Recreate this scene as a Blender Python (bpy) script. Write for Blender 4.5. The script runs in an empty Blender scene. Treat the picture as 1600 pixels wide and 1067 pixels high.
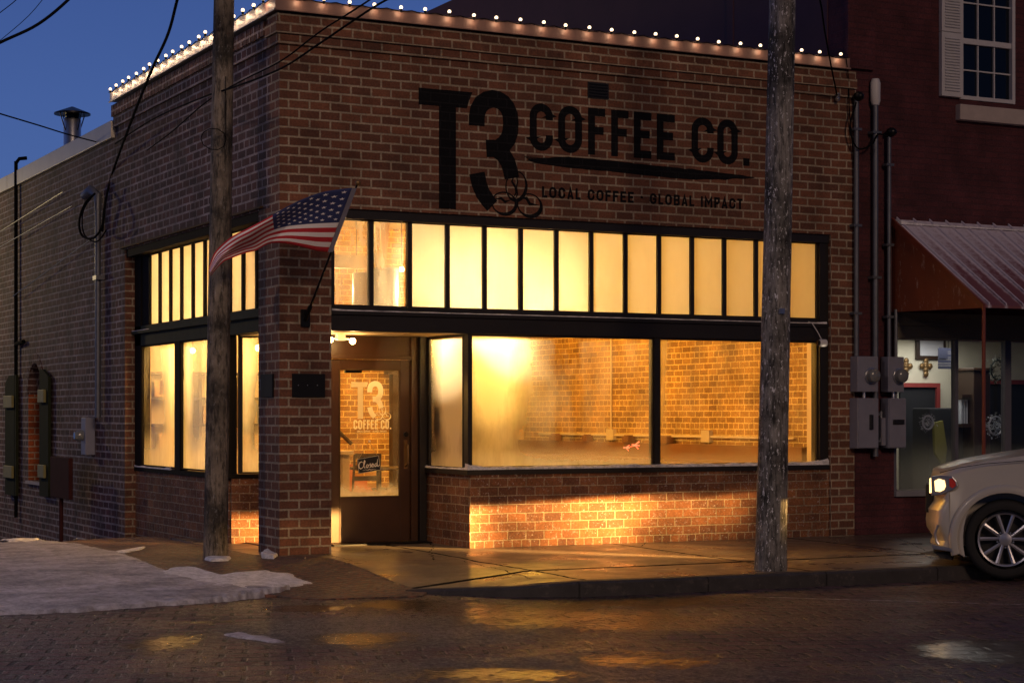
import bpy, bmesh, math, random
from mathutils import Vector, Matrix, noise
random.seed(7)
rad = math.radians
S = bpy.context.scene
COL = S.collection
# ---------------------------------------------------------------- camera
FPX, CX, HY = 2924.0, 800.0, 648.0
CAM = Vector((-6.68, -18.36, 1.457))
TH = math.atan2(.455, .890)
Rv = Vector((math.cos(TH), -math.sin(TH), 0)); Fv = Vector((math.sin(TH), math.cos(TH), 0))
cd = bpy.data.cameras.new('camera'); cam = bpy.data.objects.new('camera', cd); COL.objects.link(cam)
cam.location = CAM; cam.rotation_euler = (rad(90), 0, -TH)
cd.sensor_width = 36; cd.lens = FPX / 1600 * 36; cd.shift_y = (HY - 533.5) / 1600
cd.clip_start = .1; cd.clip_end = 2000
S.camera = cam
def ray(px, py): return Fv + Rv * ((px - CX) / FPX) + Vector((0, 0, (HY - py) / FPX))
def onY(px, py, y=0.): d = ray(px, py); return CAM + d * ((y - CAM.y) / d.y)
def onX(px, py, x=0.): d = ray(px, py); return CAM + d * ((x - CAM.x) / d.x)
def onZ(px, py, z=0.): d = ray(px, py); return CAM + d * ((z - CAM.z) / d.z)
def W(px, py, dep): return CAM + ray(px, py) * dep
# ---------------------------------------------------------------- world, sun, exposure
w = bpy.data.worlds.new('World'); S.world = w; w.use_nodes = True
nt = w.node_tree; nt.nodes.clear()
out = nt.nodes.new('ShaderNodeOutputWorld'); bg = nt.nodes.new('ShaderNodeBackground')
tc = nt.nodes.new('ShaderNodeTexCoord'); sp = nt.nodes.new('ShaderNodeSeparateXYZ'); rp = nt.nodes.new('ShaderNodeValToRGB')
nt.links.new(tc.outputs['Generated'], sp.inputs[0]); nt.links.new(sp.outputs['Z'], rp.inputs[0])
rp.color_ramp.elements[0].position = 0.0; rp.color_ramp.elements[0].color = (.082, .155, .38, 1)
rp.color_ramp.elements[1].position = .45; rp.color_ramp.elements[1].color = (.032, .062, .19, 1)
e = rp.color_ramp.elements.new(.16); e.color = (.058, .116, .335, 1)
e = rp.color_ramp.elements.new(.24); e.color = (.043, .088, .28, 1)
mr0 = nt.nodes.new('ShaderNodeMapRange'); nt.links.new(sp.outputs['Y'], mr0.inputs[0]); mr0.inputs[1].default_value = -.3; mr0.inputs[2].default_value = .45; mr0.inputs[3].default_value = .22; mr0.inputs[4].default_value = 1
mx0 = nt.nodes.new('ShaderNodeVectorMath'); mx0.operation = 'SCALE'; nt.links.new(rp.outputs[0], mx0.inputs[0]); nt.links.new(mr0.outputs[0], mx0.inputs['Scale'])   # the evening sky is darker away from the afterglow
nt.links.new(mx0.outputs[0], bg.inputs[0]); bg.inputs[1].default_value = 1.0
nt.links.new(bg.outputs[0], out.inputs[0])
S.view_settings.view_transform = 'Standard'; S.view_settings.look = 'None'; S.view_settings.gamma = 1
S.view_settings.exposure = 0.0
sl = bpy.data.lights.new('dusk_light', 'SUN'); so = bpy.data.objects.new('dusk_light', sl); COL.objects.link(so)
sl.energy = .56; sl.color = (1, .66, .44); sl.angle = rad(9)      # the weak glow of the town across the street
so.rotation_euler = Vector((.15, .93, -.36)).to_track_quat('-Z', 'Y').to_euler()
def lamp(name, kind, loc, energy, color, size=.1, aim=None, cone=None, blend=.3, parent=None):
    l = bpy.data.lights.new(name, kind); o = bpy.data.objects.new(name, l); COL.objects.link(o)
    o.location = loc; l.energy = energy; l.color = color
    if kind == 'AREA': l.size = size
    else: l.shadow_soft_size = size
    if aim is not None: o.rotation_euler = (Vector(aim) - Vector(loc)).to_track_quat('-Z', 'Y').to_euler()
    if cone: l.spot_size = rad(cone); l.spot_blend = blend
    if parent: o.parent = parent; o.matrix_parent_inverse = Matrix.Translation(-parent.location)
    return o
# street lamps standing outside the picture
lamp('street_light', 'SPOT', (-3.3, 19, 4.7), 620, (1, .72, .30), .22, (0, 8, 1.5), 130, .5)
lamp('street_light', 'SPOT', (-13, -9, 9), 1500, (1, .76, .62), .25, (-2.5, -1, 0), 62, .8)
# ---------------------------------------------------------------- mesh builder
class MB:
    def __init__(s): s.v = []; s.f = []; s.mi = []; s.m = 0
    def add(s, vs, fs):
        b = len(s.v); s.v += [tuple(v) for v in vs]
        for f in fs: s.f.append(tuple(i + b for i in f)); s.mi.append(s.m)
        return s
    def box(s, x0, x1, y0, y1, z0, z1):
        if x1 < x0: x0, x1 = x1, x0
        if y1 < y0: y0, y1 = y1, y0
        return s.add([(x0,y0,z0),(x1,y0,z0),(x1,y1,z0),(x0,y1,z0),(x0,y0,z1),(x1,y0,z1),(x1,y1,z1),(x0,y1,z1)],
              [(0,3,2,1),(4,5,6,7),(0,1,5,4),(1,2,6,5),(2,3,7,6),(3,0,4,7)])
    def obox(s, a, b, wid, z0, z1, off=0.):
        """upright slab running from a to b (xy) of thickness wid, shifted off to its left"""
        a = Vector(a); b = Vector(b); d = (b - a).normalized(); n = Vector((-d.y, d.x))
        p = [a + n * (off - wid/2), b + n * (off - wid/2), b + n * (off + wid/2), a + n * (off + wid/2)]
        return s.add([(q.x, q.y, z0) for q in p] + [(q.x, q.y, z1) for q in p],
              [(0,3,2,1),(4,5,6,7),(0,1,5,4),(1,2,6,5),(2,3,7,6),(3,0,4,7)])
    def prism(s, poly, axis, a, b):
        """poly of 2-D points swept along axis from a to b; poly coords are the two other axes in order"""
        n = len(poly)
        def P(p, t):
            if axis == 'x': return (t, p[0], p[1])
            if axis == 'y': return (p[0], t, p[1])
            return (p[0], p[1], t)
        vs = [P(p, a) for p in poly] + [P(p, b) for p in poly]
        return s.add(vs, [tuple(range(n))[::-1], tuple(range(n, 2*n))] + [(i, (i+1) % n, n+(i+1) % n, n+i) for i in range(n)])
    def tube(s, pts, r, seg=8, caps=True, r2=None):
        pts = [Vector(p) for p in pts]; n = len(pts); vs = []
        up = Vector((0,0,1)); prev = None
        for i, p in enumerate(pts):
            t = (pts[min(i+1, n-1)] - pts[max(i-1, 0)]).normalized()
            a = prev if prev else (up if abs(t.z) < .9 else Vector((1,0,0)))
            u = (a - t * a.dot(t)).normalized(); v = t.cross(u); prev = u
            rr = r if r2 is None else r + (r2 - r) * i / (n - 1)
            if isinstance(r, (list, tuple)): rr = r[i]
            for k in range(seg):
                q = 2*math.pi*k/seg; vs.append(p + u*rr*math.cos(q) + v*rr*math.sin(q))
        fs = [(i*seg+k, i*seg+(k+1) % seg, (i+1)*seg+(k+1) % seg, (i+1)*seg+k) for i in range(n-1) for k in range(seg)]
        if caps: fs += [tuple(range(seg))[::-1], tuple(range((n-1)*seg, n*seg))]
        return s.add(vs, fs)
    def lathe(s, prof, c=(0,0,0), seg=16, axis='z', M=None, caps=True):
        vs = []; n = len(prof)
        for r, z in prof:
            for k in range(seg):
                q = 2*math.pi*k/seg; p = Vector((r*math.cos(q), r*math.sin(q), z))
                if axis == 'y': p = Vector((p.x, p.z, p.y))
                if axis == 'x': p = Vector((p.z, p.x, p.y))
                if M: p = M @ p
                vs.append(p + Vector(c))
        fs = [(i*seg+k, i*seg+(k+1) % seg, (i+1)*seg+(k+1) % seg, (i+1)*seg+k) for i in range(n-1) for k in range(seg)]
        if caps: fs += [tuple(range(seg))[::-1], tuple(range((n-1)*seg, n*seg))]
        return s.add(vs, fs)
    def ball(s, c, r, seg=10, sc=(1,1,1)):
        prof = [(max(1e-4, r*math.sin(math.pi*i/7)), -r*math.cos(math.pi*i/7)) for i in range(8)]
        b = len(s.v); s.lathe(prof, (0,0,0), seg)
        for i in range(b, len(s.v)): v = s.v[i]; s.v[i] = (v[0]*sc[0]+c[0], v[1]*sc[1]+c[1], v[2]*sc[2]+c[2])
        return s
    def build(s, name, mats, parent=None, smooth=False, bevel=0, angle=40, fixn=True):
        me = bpy.data.meshes.new(name); me.from_pydata(s.v, [], s.f)
        if not isinstance(mats, (list, tuple)): mats = [mats]
        for m in mats: me.materials.append(m)
        me.polygons.foreach_set('material_index', s.mi)
        if fixn:
            bm = bmesh.new(); bm.from_mesh(me); bmesh.ops.recalc_face_normals(bm, faces=bm.faces); bm.to_mesh(me); bm.free()
        me.update()
        uv = me.uv_layers.new(name='UVMap')
        for p in me.polygons:
            n = p.normal
            for li in p.loop_indices:
                c = me.vertices[me.loops[li].vertex_index].co
                if abs(n.z) > .75: uv.data[li].uv = (c.x, c.y)
                else:
                    t = Vector((-n.y, n.x, 0)).normalized()
                    uv.data[li].uv = (c.x*t.x + c.y*t.y, c.z)
        if smooth:
            for p in me.polygons: p.use_smooth = True
            me.set_sharp_from_angle(angle=rad(angle))
        o = bpy.data.objects.new(name, me); COL.objects.link(o)
        if parent: o.parent = parent; o.matrix_parent_inverse = Matrix.Translation(-parent.location) if parent.rotation_euler.z == 0 else Matrix.Identity(4)
        if bevel:
            b = o.modifiers.new('bevel', 'BEVEL'); b.width = bevel; b.segments = 2; b.limit_method = 'ANGLE'
        return o
def each(mb, name, mat, par):
    for k in range(len(mb.v)//8):
        q = MB(); q.add(mb.v[8*k:8*k+8], [(0,3,2,1),(4,5,6,7),(0,1,5,4),(1,2,6,5),(2,3,7,6),(3,0,4,7)]); q.build(name, mat, par)
def tag(o, label=None, cat=None, group=None, kind=None):
    if label: o['label'] = label
    if cat: o['category'] = cat
    if group: o['group'] = group
    if kind: o['kind'] = kind
    return o
def thing(name, loc, label, cat, group=None, rz=0):
    o = bpy.data.objects.new(name, None); COL.objects.link(o); o.location = loc; o.rotation_euler = (0, 0, rz)
    o.empty_display_size = .1
    return tag(o, label, cat, group)
# ---------------------------------------------------------------- materials
def newmat(name):
    m = bpy.data.materials.new(name); m.use_nodes = True; t = m.node_tree
    b = t.nodes['Principled BSDF']; return m, t, b
def N(t, kind, **kw):
    n = t.nodes.new(kind)
    for k, v in kw.items():
        if k.startswith('i_'): n.inputs[k[2:].replace('_', ' ')].default_value = v
        else: setattr(n, k, v)
    return n
def ramp(t, src, stops):
    r = t.nodes.new('ShaderNodeValToRGB'); t.links.new(src, r.inputs[0]); cr = r.color_ramp
    cr.elements[0].position, cr.elements[1].position = stops[0][0], stops[-1][0]
    cr.elements[0].color = tuple(stops[0][1]) + (1,); cr.elements[1].color = tuple(stops[-1][1]) + (1,)
    for p, c in stops[1:-1]: x = cr.elements.new(p); x.color = tuple(c) + (1,)
    return r.outputs[0]
def mixc(t, fac, a, b, mode='MIX'):
    n = t.nodes.new('ShaderNodeMix'); n.data_type = 'RGBA'; n.blend_type = mode
    for sock, val in ((n.inputs[0], fac), (n.inputs[6], a), (n.inputs[7], b)):
        if hasattr(val, 'links'): t.links.new(val, sock)
        elif isinstance(val, (int, float)): sock.default_value = val
        else: sock.default_value = tuple(val) + (1,)
    return n.outputs[2]
def math_(t, op, a, b=None, clamp=False):
    n = t.nodes.new('ShaderNodeMath'); n.operation = op; n.use_clamp = clamp
    for sock, val in ((n.inputs[0], a), (n.inputs[1], b)):
        if val is None: continue
        if hasattr(val, 'links'): t.links.new(val, sock)
        else: sock.default_value = val
    return n.outputs[0]
def pos(t): return t.nodes.new('ShaderNodeNewGeometry').outputs['Position']
def uvn(t): return t.nodes.new('ShaderNodeTexCoord').outputs['UV']
def noi(t, scale, detail=4, rough=.55, vec=None, dim='3D', out_='Fac'):
    n = t.nodes.new('ShaderNodeTexNoise'); n.inputs['Scale'].default_value = scale; n.inputs['Detail'].default_value = detail
    n.inputs['Roughness'].default_value = rough
    t.links.new(vec if vec is not None else pos(t), n.inputs['Vector']); return n.outputs[out_]
def bump(t, b, h, strength=.5, dist=.01):
    n = t.nodes.new('ShaderNodeBump'); n.inputs['Strength'].default_value = strength; n.inputs['Distance'].default_value = dist
    t.links.new(h, n.inputs['Height']); t.links.new(n.outputs[0], b.inputs['Normal'])
def vmap(t, vec, sc=(1,1,1), loc=(0,0,0), rot=(0,0,0)):
    n = t.nodes.new('ShaderNodeMapping'); n.inputs['Scale'].default_value = sc; n.inputs['Location'].default_value = loc
    n.inputs['Rotation'].default_value = rot; t.links.new(vec, n.inputs[0]); return n.outputs[0]
def plain(name, col, rough=.6, metal=0, var=.25, scale=6, bmp=.15, spec=None):
    m, t, b = newmat(name)
    f = noi(t, scale, 5)
    t.links.new(mixc(t, f, [c*(1-var) for c in col], [min(1, c*(1+var)) for c in col]), b.inputs['Base Color'])
    b.inputs['Roughness'].default_value = rough; b.inputs['Metallic'].default_value = metal
    if spec is not None: b.inputs['Specular IOR Level'].default_value = spec
    if bmp: bump(t, b, noi(t, scale*8, 4), bmp, .004)
    return m
def brickmat(name, c1, c2, mortar, bw=.231, rh=.0968, ms=.0095, off=(0, 0), sq=1.0, sqf=2, var=.5, depth=.012, snow=0., paint=None, rough=.85, blotch=None, spec=.35):
    m, t, b = newmat(name); b.inputs['Specular IOR Level'].default_value = spec
    uv = uvn(t)
    # slightly uneven courses
    wob = noi(t, 1.6, 2, .5, uv, out_='Color'); wv = t.nodes.new('ShaderNodeVectorMath'); wv.operation = 'MULTIPLY_ADD'
    t.links.new(wob, wv.inputs[0]); wv.inputs[1].default_value = (.02, .014, 0); t.links.new(vmap(t, uv, loc=(off[0], off[1], 0)), wv.inputs[2])
    w2 = noi(t, 30, 2, .5, uv, out_='Color'); wv2 = t.nodes.new('ShaderNodeVectorMath'); wv2.operation = 'MULTIPLY_ADD'
    t.links.new(w2, wv2.inputs[0]); wv2.inputs[1].default_value = (.007, .007, 0); t.links.new(wv.outputs[0], wv2.inputs[2])
    br = t.nodes.new('ShaderNodeTexBrick'); t.links.new(wv2.outputs[0], br.inputs['Vector'])
    br.offset = .5; br.squash = sq; br.squash_frequency = sqf
    for k, v in (('Scale', 1), ('Mortar Size', ms), ('Mortar Smooth', .25), ('Brick Width', bw), ('Row Height', rh), ('Bias', -.1)): br.inputs[k].default_value = v
    br.inputs['Color1'].default_value = tuple(c1) + (1,); br.inputs['Color2'].default_value = tuple(c2) + (1,); br.inputs['Mortar'].default_value = tuple(mortar) + (1,)
    f1 = noi(t, 2.3, 5, .6); f2 = noi(t, 45, 5, .65)
    col = br.outputs['Color']
    if paint is not None:
        col = mixc(t, ramp(t, noi(t, 9, 6, .7), [(.60, (0,0,0)), (.72, (1,1,1))]), paint, col) if paint[0] >= 0 else col
    col = mixc(t, 1., col, ramp(t, f1, [(.25, (1-var,)*3), (.7, (1+var*.4,)*3)]), 'MULTIPLY')
    col = mixc(t, 1., col, ramp(t, f2, [(.3, (.62,)*3), (.7, (1.3,)*3)]), 'MULTIPLY')
    if blotch:
        col = mixc(t, ramp(t, noi(t, 1.1, 6, .7, vmap(t, pos(t), (1, 1, 2.2), (7.3, 2, 4))), [(.5, (0,0,0)), (.66, (blotch[3],)*3)]), col, blotch[:3])
    if snow > 0:
        col = mixc(t, ramp(t, noi(t, 38, 6, .75), [(.62-snow*.1, (0,0,0)), (.70-snow*.1, (.75,)*3)]), col, (.5, .52, .58))
    t.links.new(col, b.inputs['Base Color']); b.inputs['Roughness'].default_value = rough
    h = math_(t, 'ADD', math_(t, 'MULTIPLY', br.outputs['Fac'], -1.0), math_(t, 'MULTIPLY', f2, .55))
    bump(t, b, h, .9, depth)
    return m
M = {}
M['brick'] = brickmat('front_brick', (.21, .083, .048), (.115, .050, .034), (.38, .30, .22), ms=.0125, blotch=(.05, .03, .026, .35))
M['brick_side'] = brickmat('side_brick', (.13, .052, .044), (.055, .026, .026), (.36, .29, .28), bw=.27, ms=.014, off=(.1, .0), sq=.62, sqf=5, var=.75, depth=.016, blotch=(.20, .16, .14, .30))
M['brick_low'] = brickmat('bulkhead_brick', (.25, .10, .045), (.12, .050, .032), (.34, .26, .18), bw=.228, ms=.007, rh=.098, off=(.05, .012), sq=.5, sqf=9, snow=.35, depth=.016)
M['brick_niche'] = brickmat('niche_brick', (.42, .10, .03), (.30, .07, .02), (.5, .34, .22), ms=.012)  # orange of the warm lamp light is put into the brick colour
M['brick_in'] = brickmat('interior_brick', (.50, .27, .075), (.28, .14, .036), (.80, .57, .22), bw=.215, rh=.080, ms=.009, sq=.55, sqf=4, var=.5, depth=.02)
M['brick_paint'] = brickmat('painted_brick', (.095, .026, .032), (.075, .022, .028), (.075, .026, .034), bw=.215, rh=.075, ms=.008, var=.5, depth=.011)
M['mural'] = brickmat('mural_paint', (.006, .006, .009), (.004, .004, .006), (.012, .012, .015), var=.3, depth=.010, rough=.8, spec=.15)
M['street_brick'] = None
M['black_frame'] = plain('dark_painted_frame', (.012, .009, .008), .45, 0, .3, 5, .1)
M['green_frame'] = plain('olive_painted_frame', (.035, .038, .024), .8, 0, .3, 4, .15, .15)
M['side_frame'] = plain('dark_side_frame', (.012, .010, .009), .85, 0, .3, 4, .1, .1)
M['wood_brown'] = plain('weathered_timber', (.085, .05, .022), .8, 0, .4, 9, .4, .2)
M['door'] = plain('brown_stained_door', (.065, .027, .011), .38, 0, .35, 3, .1)
M['door_low'] = M['door']
M['metal_dark'] = plain('dark_metal', (.02, .02, .022), .35, .8, .2)
M['grey_box'] = plain('grey_enamel', (.19, .195, .26), .6, 0, .2, 8, .1)
M['conduit'] = plain('galvanised_conduit', (.13, .14, .17), .45, .5, .3, 9, .1)
M['steel'] = plain('galvanised_steel', (.45, .47, .52), .32, .9, .3, 12, .12)
M['cable'] = plain('black_cable', (.006, .006, .007), .95, 0, .2, 20, 0, .05)
M['white_paint'] = plain('white_painted_wood', (.52, .52, .55), .5, 0, .12, 5, .1)
M['stone'] = plain('pale_stone', (.42, .36, .34), .8, 0, .2, 8, .3)
M['coping'] = plain('painted_metal_fascia', (.22, .13, .11), .5, 0, .15, 4, .06)
M['coping2'] = plain('cream_metal_fascia', (.46, .44, .40), .45, 0, .2, 4, .06)
M['roofing'] = plain('roof_felt', (.03, .03, .035), .9)
M['ceiling'] = plain('plaster_ceiling', (.62, .50, .34), .8, 0, .1, 2, .05)
M['plaster'] = plain('warm_plaster', (.66, .50, .30), .8, 0, .12, 2, .08)
M['floor_in'] = plain('shop_floor', (.16, .08, .035), .4, 0, .4, 4, .1)
M['orange_wall'] = plain('rust_red_panel', (.42, .11, .03), .6, 0, .25, 3, .1)
M['bench'] = plain('bench_boards', (.20, .085, .025), .6, 0, .3, 3, .1)
M['dark_wood'] = plain('dark_furniture_wood', (.035, .018, .01), .4, 0, .4, 9, .1)
M['pale_wood'] = plain('pale_wood', (.35, .23, .11), .5, 0, .3, 9, .1)
M['cardboard'] = plain('kraft_board', (.45, .28, .13), .8, 0, .2, 9, .1)
M['red'] = plain('red_enamel', (.6, .03, .02), .5, 0, .1)
M['cream_wall'] = plain('cream_panelled_wall', (.66, .62, .48), .7, 0, .12, 3, .05)
M['red_trim'] = plain('dark_red_trim', (.25, .035, .03), .6, 0, .2)
M['dark_room'] = plain('dark_interior', (.012, .012, .014), .9)
M['khaki'] = plain('khaki_board', (.13, .11, .08), .6, 0, .25, 2, .1)
M['black'] = plain('matt_black', (.006, .006, .008), .5, 0, .3, 9, 0)
M['plate'] = plain('address_plate', (.008, .009, .013), .7, 0, .3, 9, .2, .15)
M['cream_decal'] = plain('cream_vinyl', (.85, .66, .33), .5, 0, .05, 5, 0)
def vinyl():
    m, t, b = newmat('cream_vinyl_translucent'); t.nodes.remove(b)
    d = t.nodes.new('ShaderNodeBsdfDiffuse'); d.inputs[0].default_value = (.9, .82, .60, 1); l = t.nodes.new('ShaderNodeBsdfTranslucent'); l.inputs[0].default_value = (.95, .88, .70, 1)
    x = t.nodes.new('ShaderNodeMixShader'); x.inputs[0].default_value = .55; t.links.new(d.outputs[0], x.inputs[1]); t.links.new(l.outputs[0], x.inputs[2])
    t.links.new(x.outputs[0], t.nodes['Material Output'].inputs[0]); return m
M['cream_decal'] = vinyl()
M['pale_vinyl'] = plain('chalk_white', (.85, .80, .72), .7, 0, .05, 5, 0)
M['shutter_green'] = plain('dark_green_shutter', (.022, .026, .014), .9, 0, .35, 5, .3, .1)
M['bracket'] = plain('olive_block', (.21, .19, .07), .7, 0, .3, 9, .2)
M['rust_box'] = plain('oxide_red_board', (.045, .014, .014), .9, 0, .35, 6, .2, .1)
M['post_red'] = plain('painted_steel_post', (.17, .035, .018), .45, 0, .3, 6, .1)
M['leaf'] = plain('wreath_green', (.012, .02, .012), .7, 0, .4, 20, .2)
M['frost_white'] = plain('glittered_white', (.45, .47, .52), .5, 0, .3, 20, .3)
M['brass'] = plain('aged_brass', (.22, .13, .05), .4, .6, .3, 9, .1)
M['tyre'] = plain('tyre_rubber', (.008, .008, .009), .75, 0, .2, 20, .2)
M['rim'] = plain('alloy_rim', (.55, .56, .62), .3, .75, .1, 5, 0)
M['trim_black'] = plain('black_plastic_trim', (.012, .012, .013), .55, 0, .2, 9, .1)
M['kerb'] = plain('dark_kerb_stone', (.036, .032, .034), .75, 0, .6, 7, .8)
def kerbjoints():
    t = M['kerb'].node_tree; b = t.nodes['Principled BSDF']; src = b.inputs['Base Color'].links[0].from_socket
    s_ = t.nodes.new('ShaderNodeSeparateXYZ'); t.links.new(pos(t), s_.inputs[0])
    l = math_(t, 'LESS_THAN', math_(t, 'ABSOLUTE', math_(t, 'SUBTRACT', math_(t, 'MODULO', math_(t, 'ADD', s_.outputs[0], 20.), 1.3), .65)), .009)
    c = mixc(t, l, src, (.004, .004, .004)); c = mixc(t, ramp(t, noi(t, 9, 6, .8), [(.56, (0,0,0)), (.66, (.6,)*3)]), c, (.11, .09, .08)); t.links.new(c, b.inputs['Base Color'])
kerbjoints()
def emis(name, col, s):
    m, t, b = newmat(name); b.inputs['Base Color'].default_value = tuple(col) + (1,)
    b.inputs['Emission Color'].default_value = tuple(col) + (1,); b.inputs['Emission Strength'].default_value = s; return m
M['bulb'] = emis('lit_bulb', (1, .74, .46), 2.6)
M['bulb_warm'] = emis('lit_lamp', (1, .66, .26), 60)
M['headlight_lit'] = emis('lit_headlight', (1, .60, .24), 3)
M['tail_pink'] = emis('pink_reflection', (1, .20, .12), 2.2)  # emission stands in for car lights mirrored in the glass
def carpaint():
    m, t, b = newmat('silver_beige_car_paint')
    b.inputs['Base Color'].default_value = (.50, .475, .42, 1); b.inputs['Metallic'].default_value = .1; b.inputs['Roughness'].default_value = .34
    b.inputs['Coat Weight'].default_value = .7; b.inputs['Coat Roughness'].default_value = .08
    bump(t, b, noi(t, 220, 2), .05, .001); return m
M['paint'] = carpaint()
def clearcov(name, col, rough=.05):
    m, t, b = newmat(name); b.inputs['Base Color'].default_value = tuple(col) + (1,); b.inputs['Roughness'].default_value = rough
    b.inputs['Transmission Weight'].default_value = 0; return m
M['dark_glass'] = clearcov('dark_window_glass', (.004, .008, .016), .04)
M['meter_glass'] = clearcov('meter_glass', (.16, .17, .18), .08)
def glassmat(name, lo=.0, plumes=(), base=.0, bottom=None, scale=2.2, trans=(.98, .93, .82), streak=True, edge=None, rough=.06, gloss=1.):
    """window glass with real condensation on it: clear where dry, scattering where fogged. plumes: (u centre, u width, z bottom, z top, strength)"""
    m, t, b = newmat(name); t.nodes.remove(b)
    uv = uvn(t); s = t.nodes.new('ShaderNodeSeparateXYZ'); t.links.new(uv, s.inputs[0])
    g = noi(t, scale, 5, .6, vmap(t, uv, (1.6, .55, 1)))
    fine = noi(t, 16, 5, .7, vmap(t, uv, (1, .22, 1)))
    mask = math_(t, 'ADD', math_(t, 'MULTIPLY', math_(t, 'SUBTRACT', g, .42), lo), base)
    for (u0, uw, z0, z1, st) in plumes:
        wob = math_(t, 'MULTIPLY', math_(t, 'SUBTRACT', noi(t, 1.4, 4, .6, uv), .5), uw*1.1)
        du = math_(t, 'DIVIDE', math_(t, 'ADD', math_(t, 'SUBTRACT', s.outputs[0], u0), wob), uw)
        ga = math_(t, 'POWER', 2.718, math_(t, 'MULTIPLY', math_(t, 'MULTIPLY', du, du), -1.0))
        mr = t.nodes.new('ShaderNodeMapRange'); mr.interpolation_type = 'SMOOTHSTEP'; t.links.new(s.outputs[1], mr.inputs[0])
        mr.inputs[1].default_value = z0; mr.inputs[2].default_value = z1; mr.inputs[3].default_value = .15; mr.inputs[4].default_value = 1
        mask = math_(t, 'ADD', mask, math_(t, 'MULTIPLY', math_(t, 'MULTIPLY', ga, mr.outputs[0]), st))
    if bottom:
        mr = t.nodes.new('ShaderNodeMapRange'); mr.interpolation_type = 'SMOOTHSTEP'; t.links.new(math_(t, 'ADD', s.outputs[1], math_(t, 'MULTIPLY', math_(t, 'SUBTRACT', g, .5), .35)), mr.inputs[0])
        mr.inputs[1].default_value = bottom[1]; mr.inputs[2].default_value = bottom[0]; mr.inputs[3].default_value = 0; mr.inputs[4].default_value = bottom[2]
        mask = math_(t, 'ADD', mask, mr.outputs[0])
    if streak: mask = math_(t, 'MULTIPLY', mask, math_(t, 'ADD', math_(t, 'MULTIPLY', fine, .55), .72))
    mask = math_(t, 'MINIMUM', math_(t, 'MAXIMUM', mask, .0), .97)
    tr = t.nodes.new('ShaderNodeBsdfTransparent'); tr.inputs[0].default_value = tuple(trans) + (1,)
    tl = t.nodes.new('ShaderNodeBsdfTranslucent'); tl.inputs[0].default_value = (.9, .88, .84, 1)
    df = t.nodes.new('ShaderNodeBsdfDiffuse'); df.inputs[0].default_value = (.6, .6, .62, 1)
    m1 = t.nodes.new('ShaderNodeMixShader'); m1.inputs[0].default_value = .04; t.links.new(tl.outputs[0], m1.inputs[1]); t.links.new(df.outputs[0], m1.inputs[2])
    m2 = t.nodes.new('ShaderNodeMixShader'); t.links.new(mask, m2.inputs[0]); t.links.new(tr.outputs[0], m2.inputs[1]); t.links.new(m1.outputs[0], m2.inputs[2])
    gl = t.nodes.new('ShaderNodeBsdfGlossy'); gl.inputs['Roughness'].default_value = rough; fr = t.nodes.new('ShaderNodeFresnel'); fr.inputs[0].default_value = 1.22
    m3 = t.nodes.new('ShaderNodeMixShader'); t.links.new(math_(t, 'MULTIPLY', fr.outputs[0], gloss), m3.inputs[0]); t.links.new(m2.outputs[0], m3.inputs[1]); t.links.new(gl.outputs[0], m3.inputs[2])
    t.links.new(m3.outputs[0], t.nodes['Material Output'].inputs[0]); return m
def snowmat(name, col=(.62, .62, .66), dirt=.35, sc=3):
    m, t, b = newmat(name)
    f = noi(t, sc, 6, .65, vmap(t, pos(t), (1, 2.2, 1)))
    c = mixc(t, ramp(t, f, [(.38, (0,0,0)), (.62, (1,1,1))]), [x*(1-dirt) for x in col], col)
    c = mixc(t, 1., c, ramp(t, noi(t, 13, 5, .8), [(.36, (.62,)*3), (.60, (1.12,)*3)]), 'MULTIPLY')
    t.links.new(c, b.inputs['Base Color']); b.inputs['Roughness'].default_value = .7
    b.inputs['Subsurface Weight'].default_value = 0
    bump(t, b, math_(t, 'ADD', noi(t, 55, 6, .7), math_(t, 'MULTIPLY', noi(t, 6, 4), 1.5)), .6, .02); return m
M['snow'] = snowmat('snow', (.82, .80, .84), .15, 8)
M['snow_ice'] = snowmat('trodden_snow', (.60, .57, .62), .50, 1.5)
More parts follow.
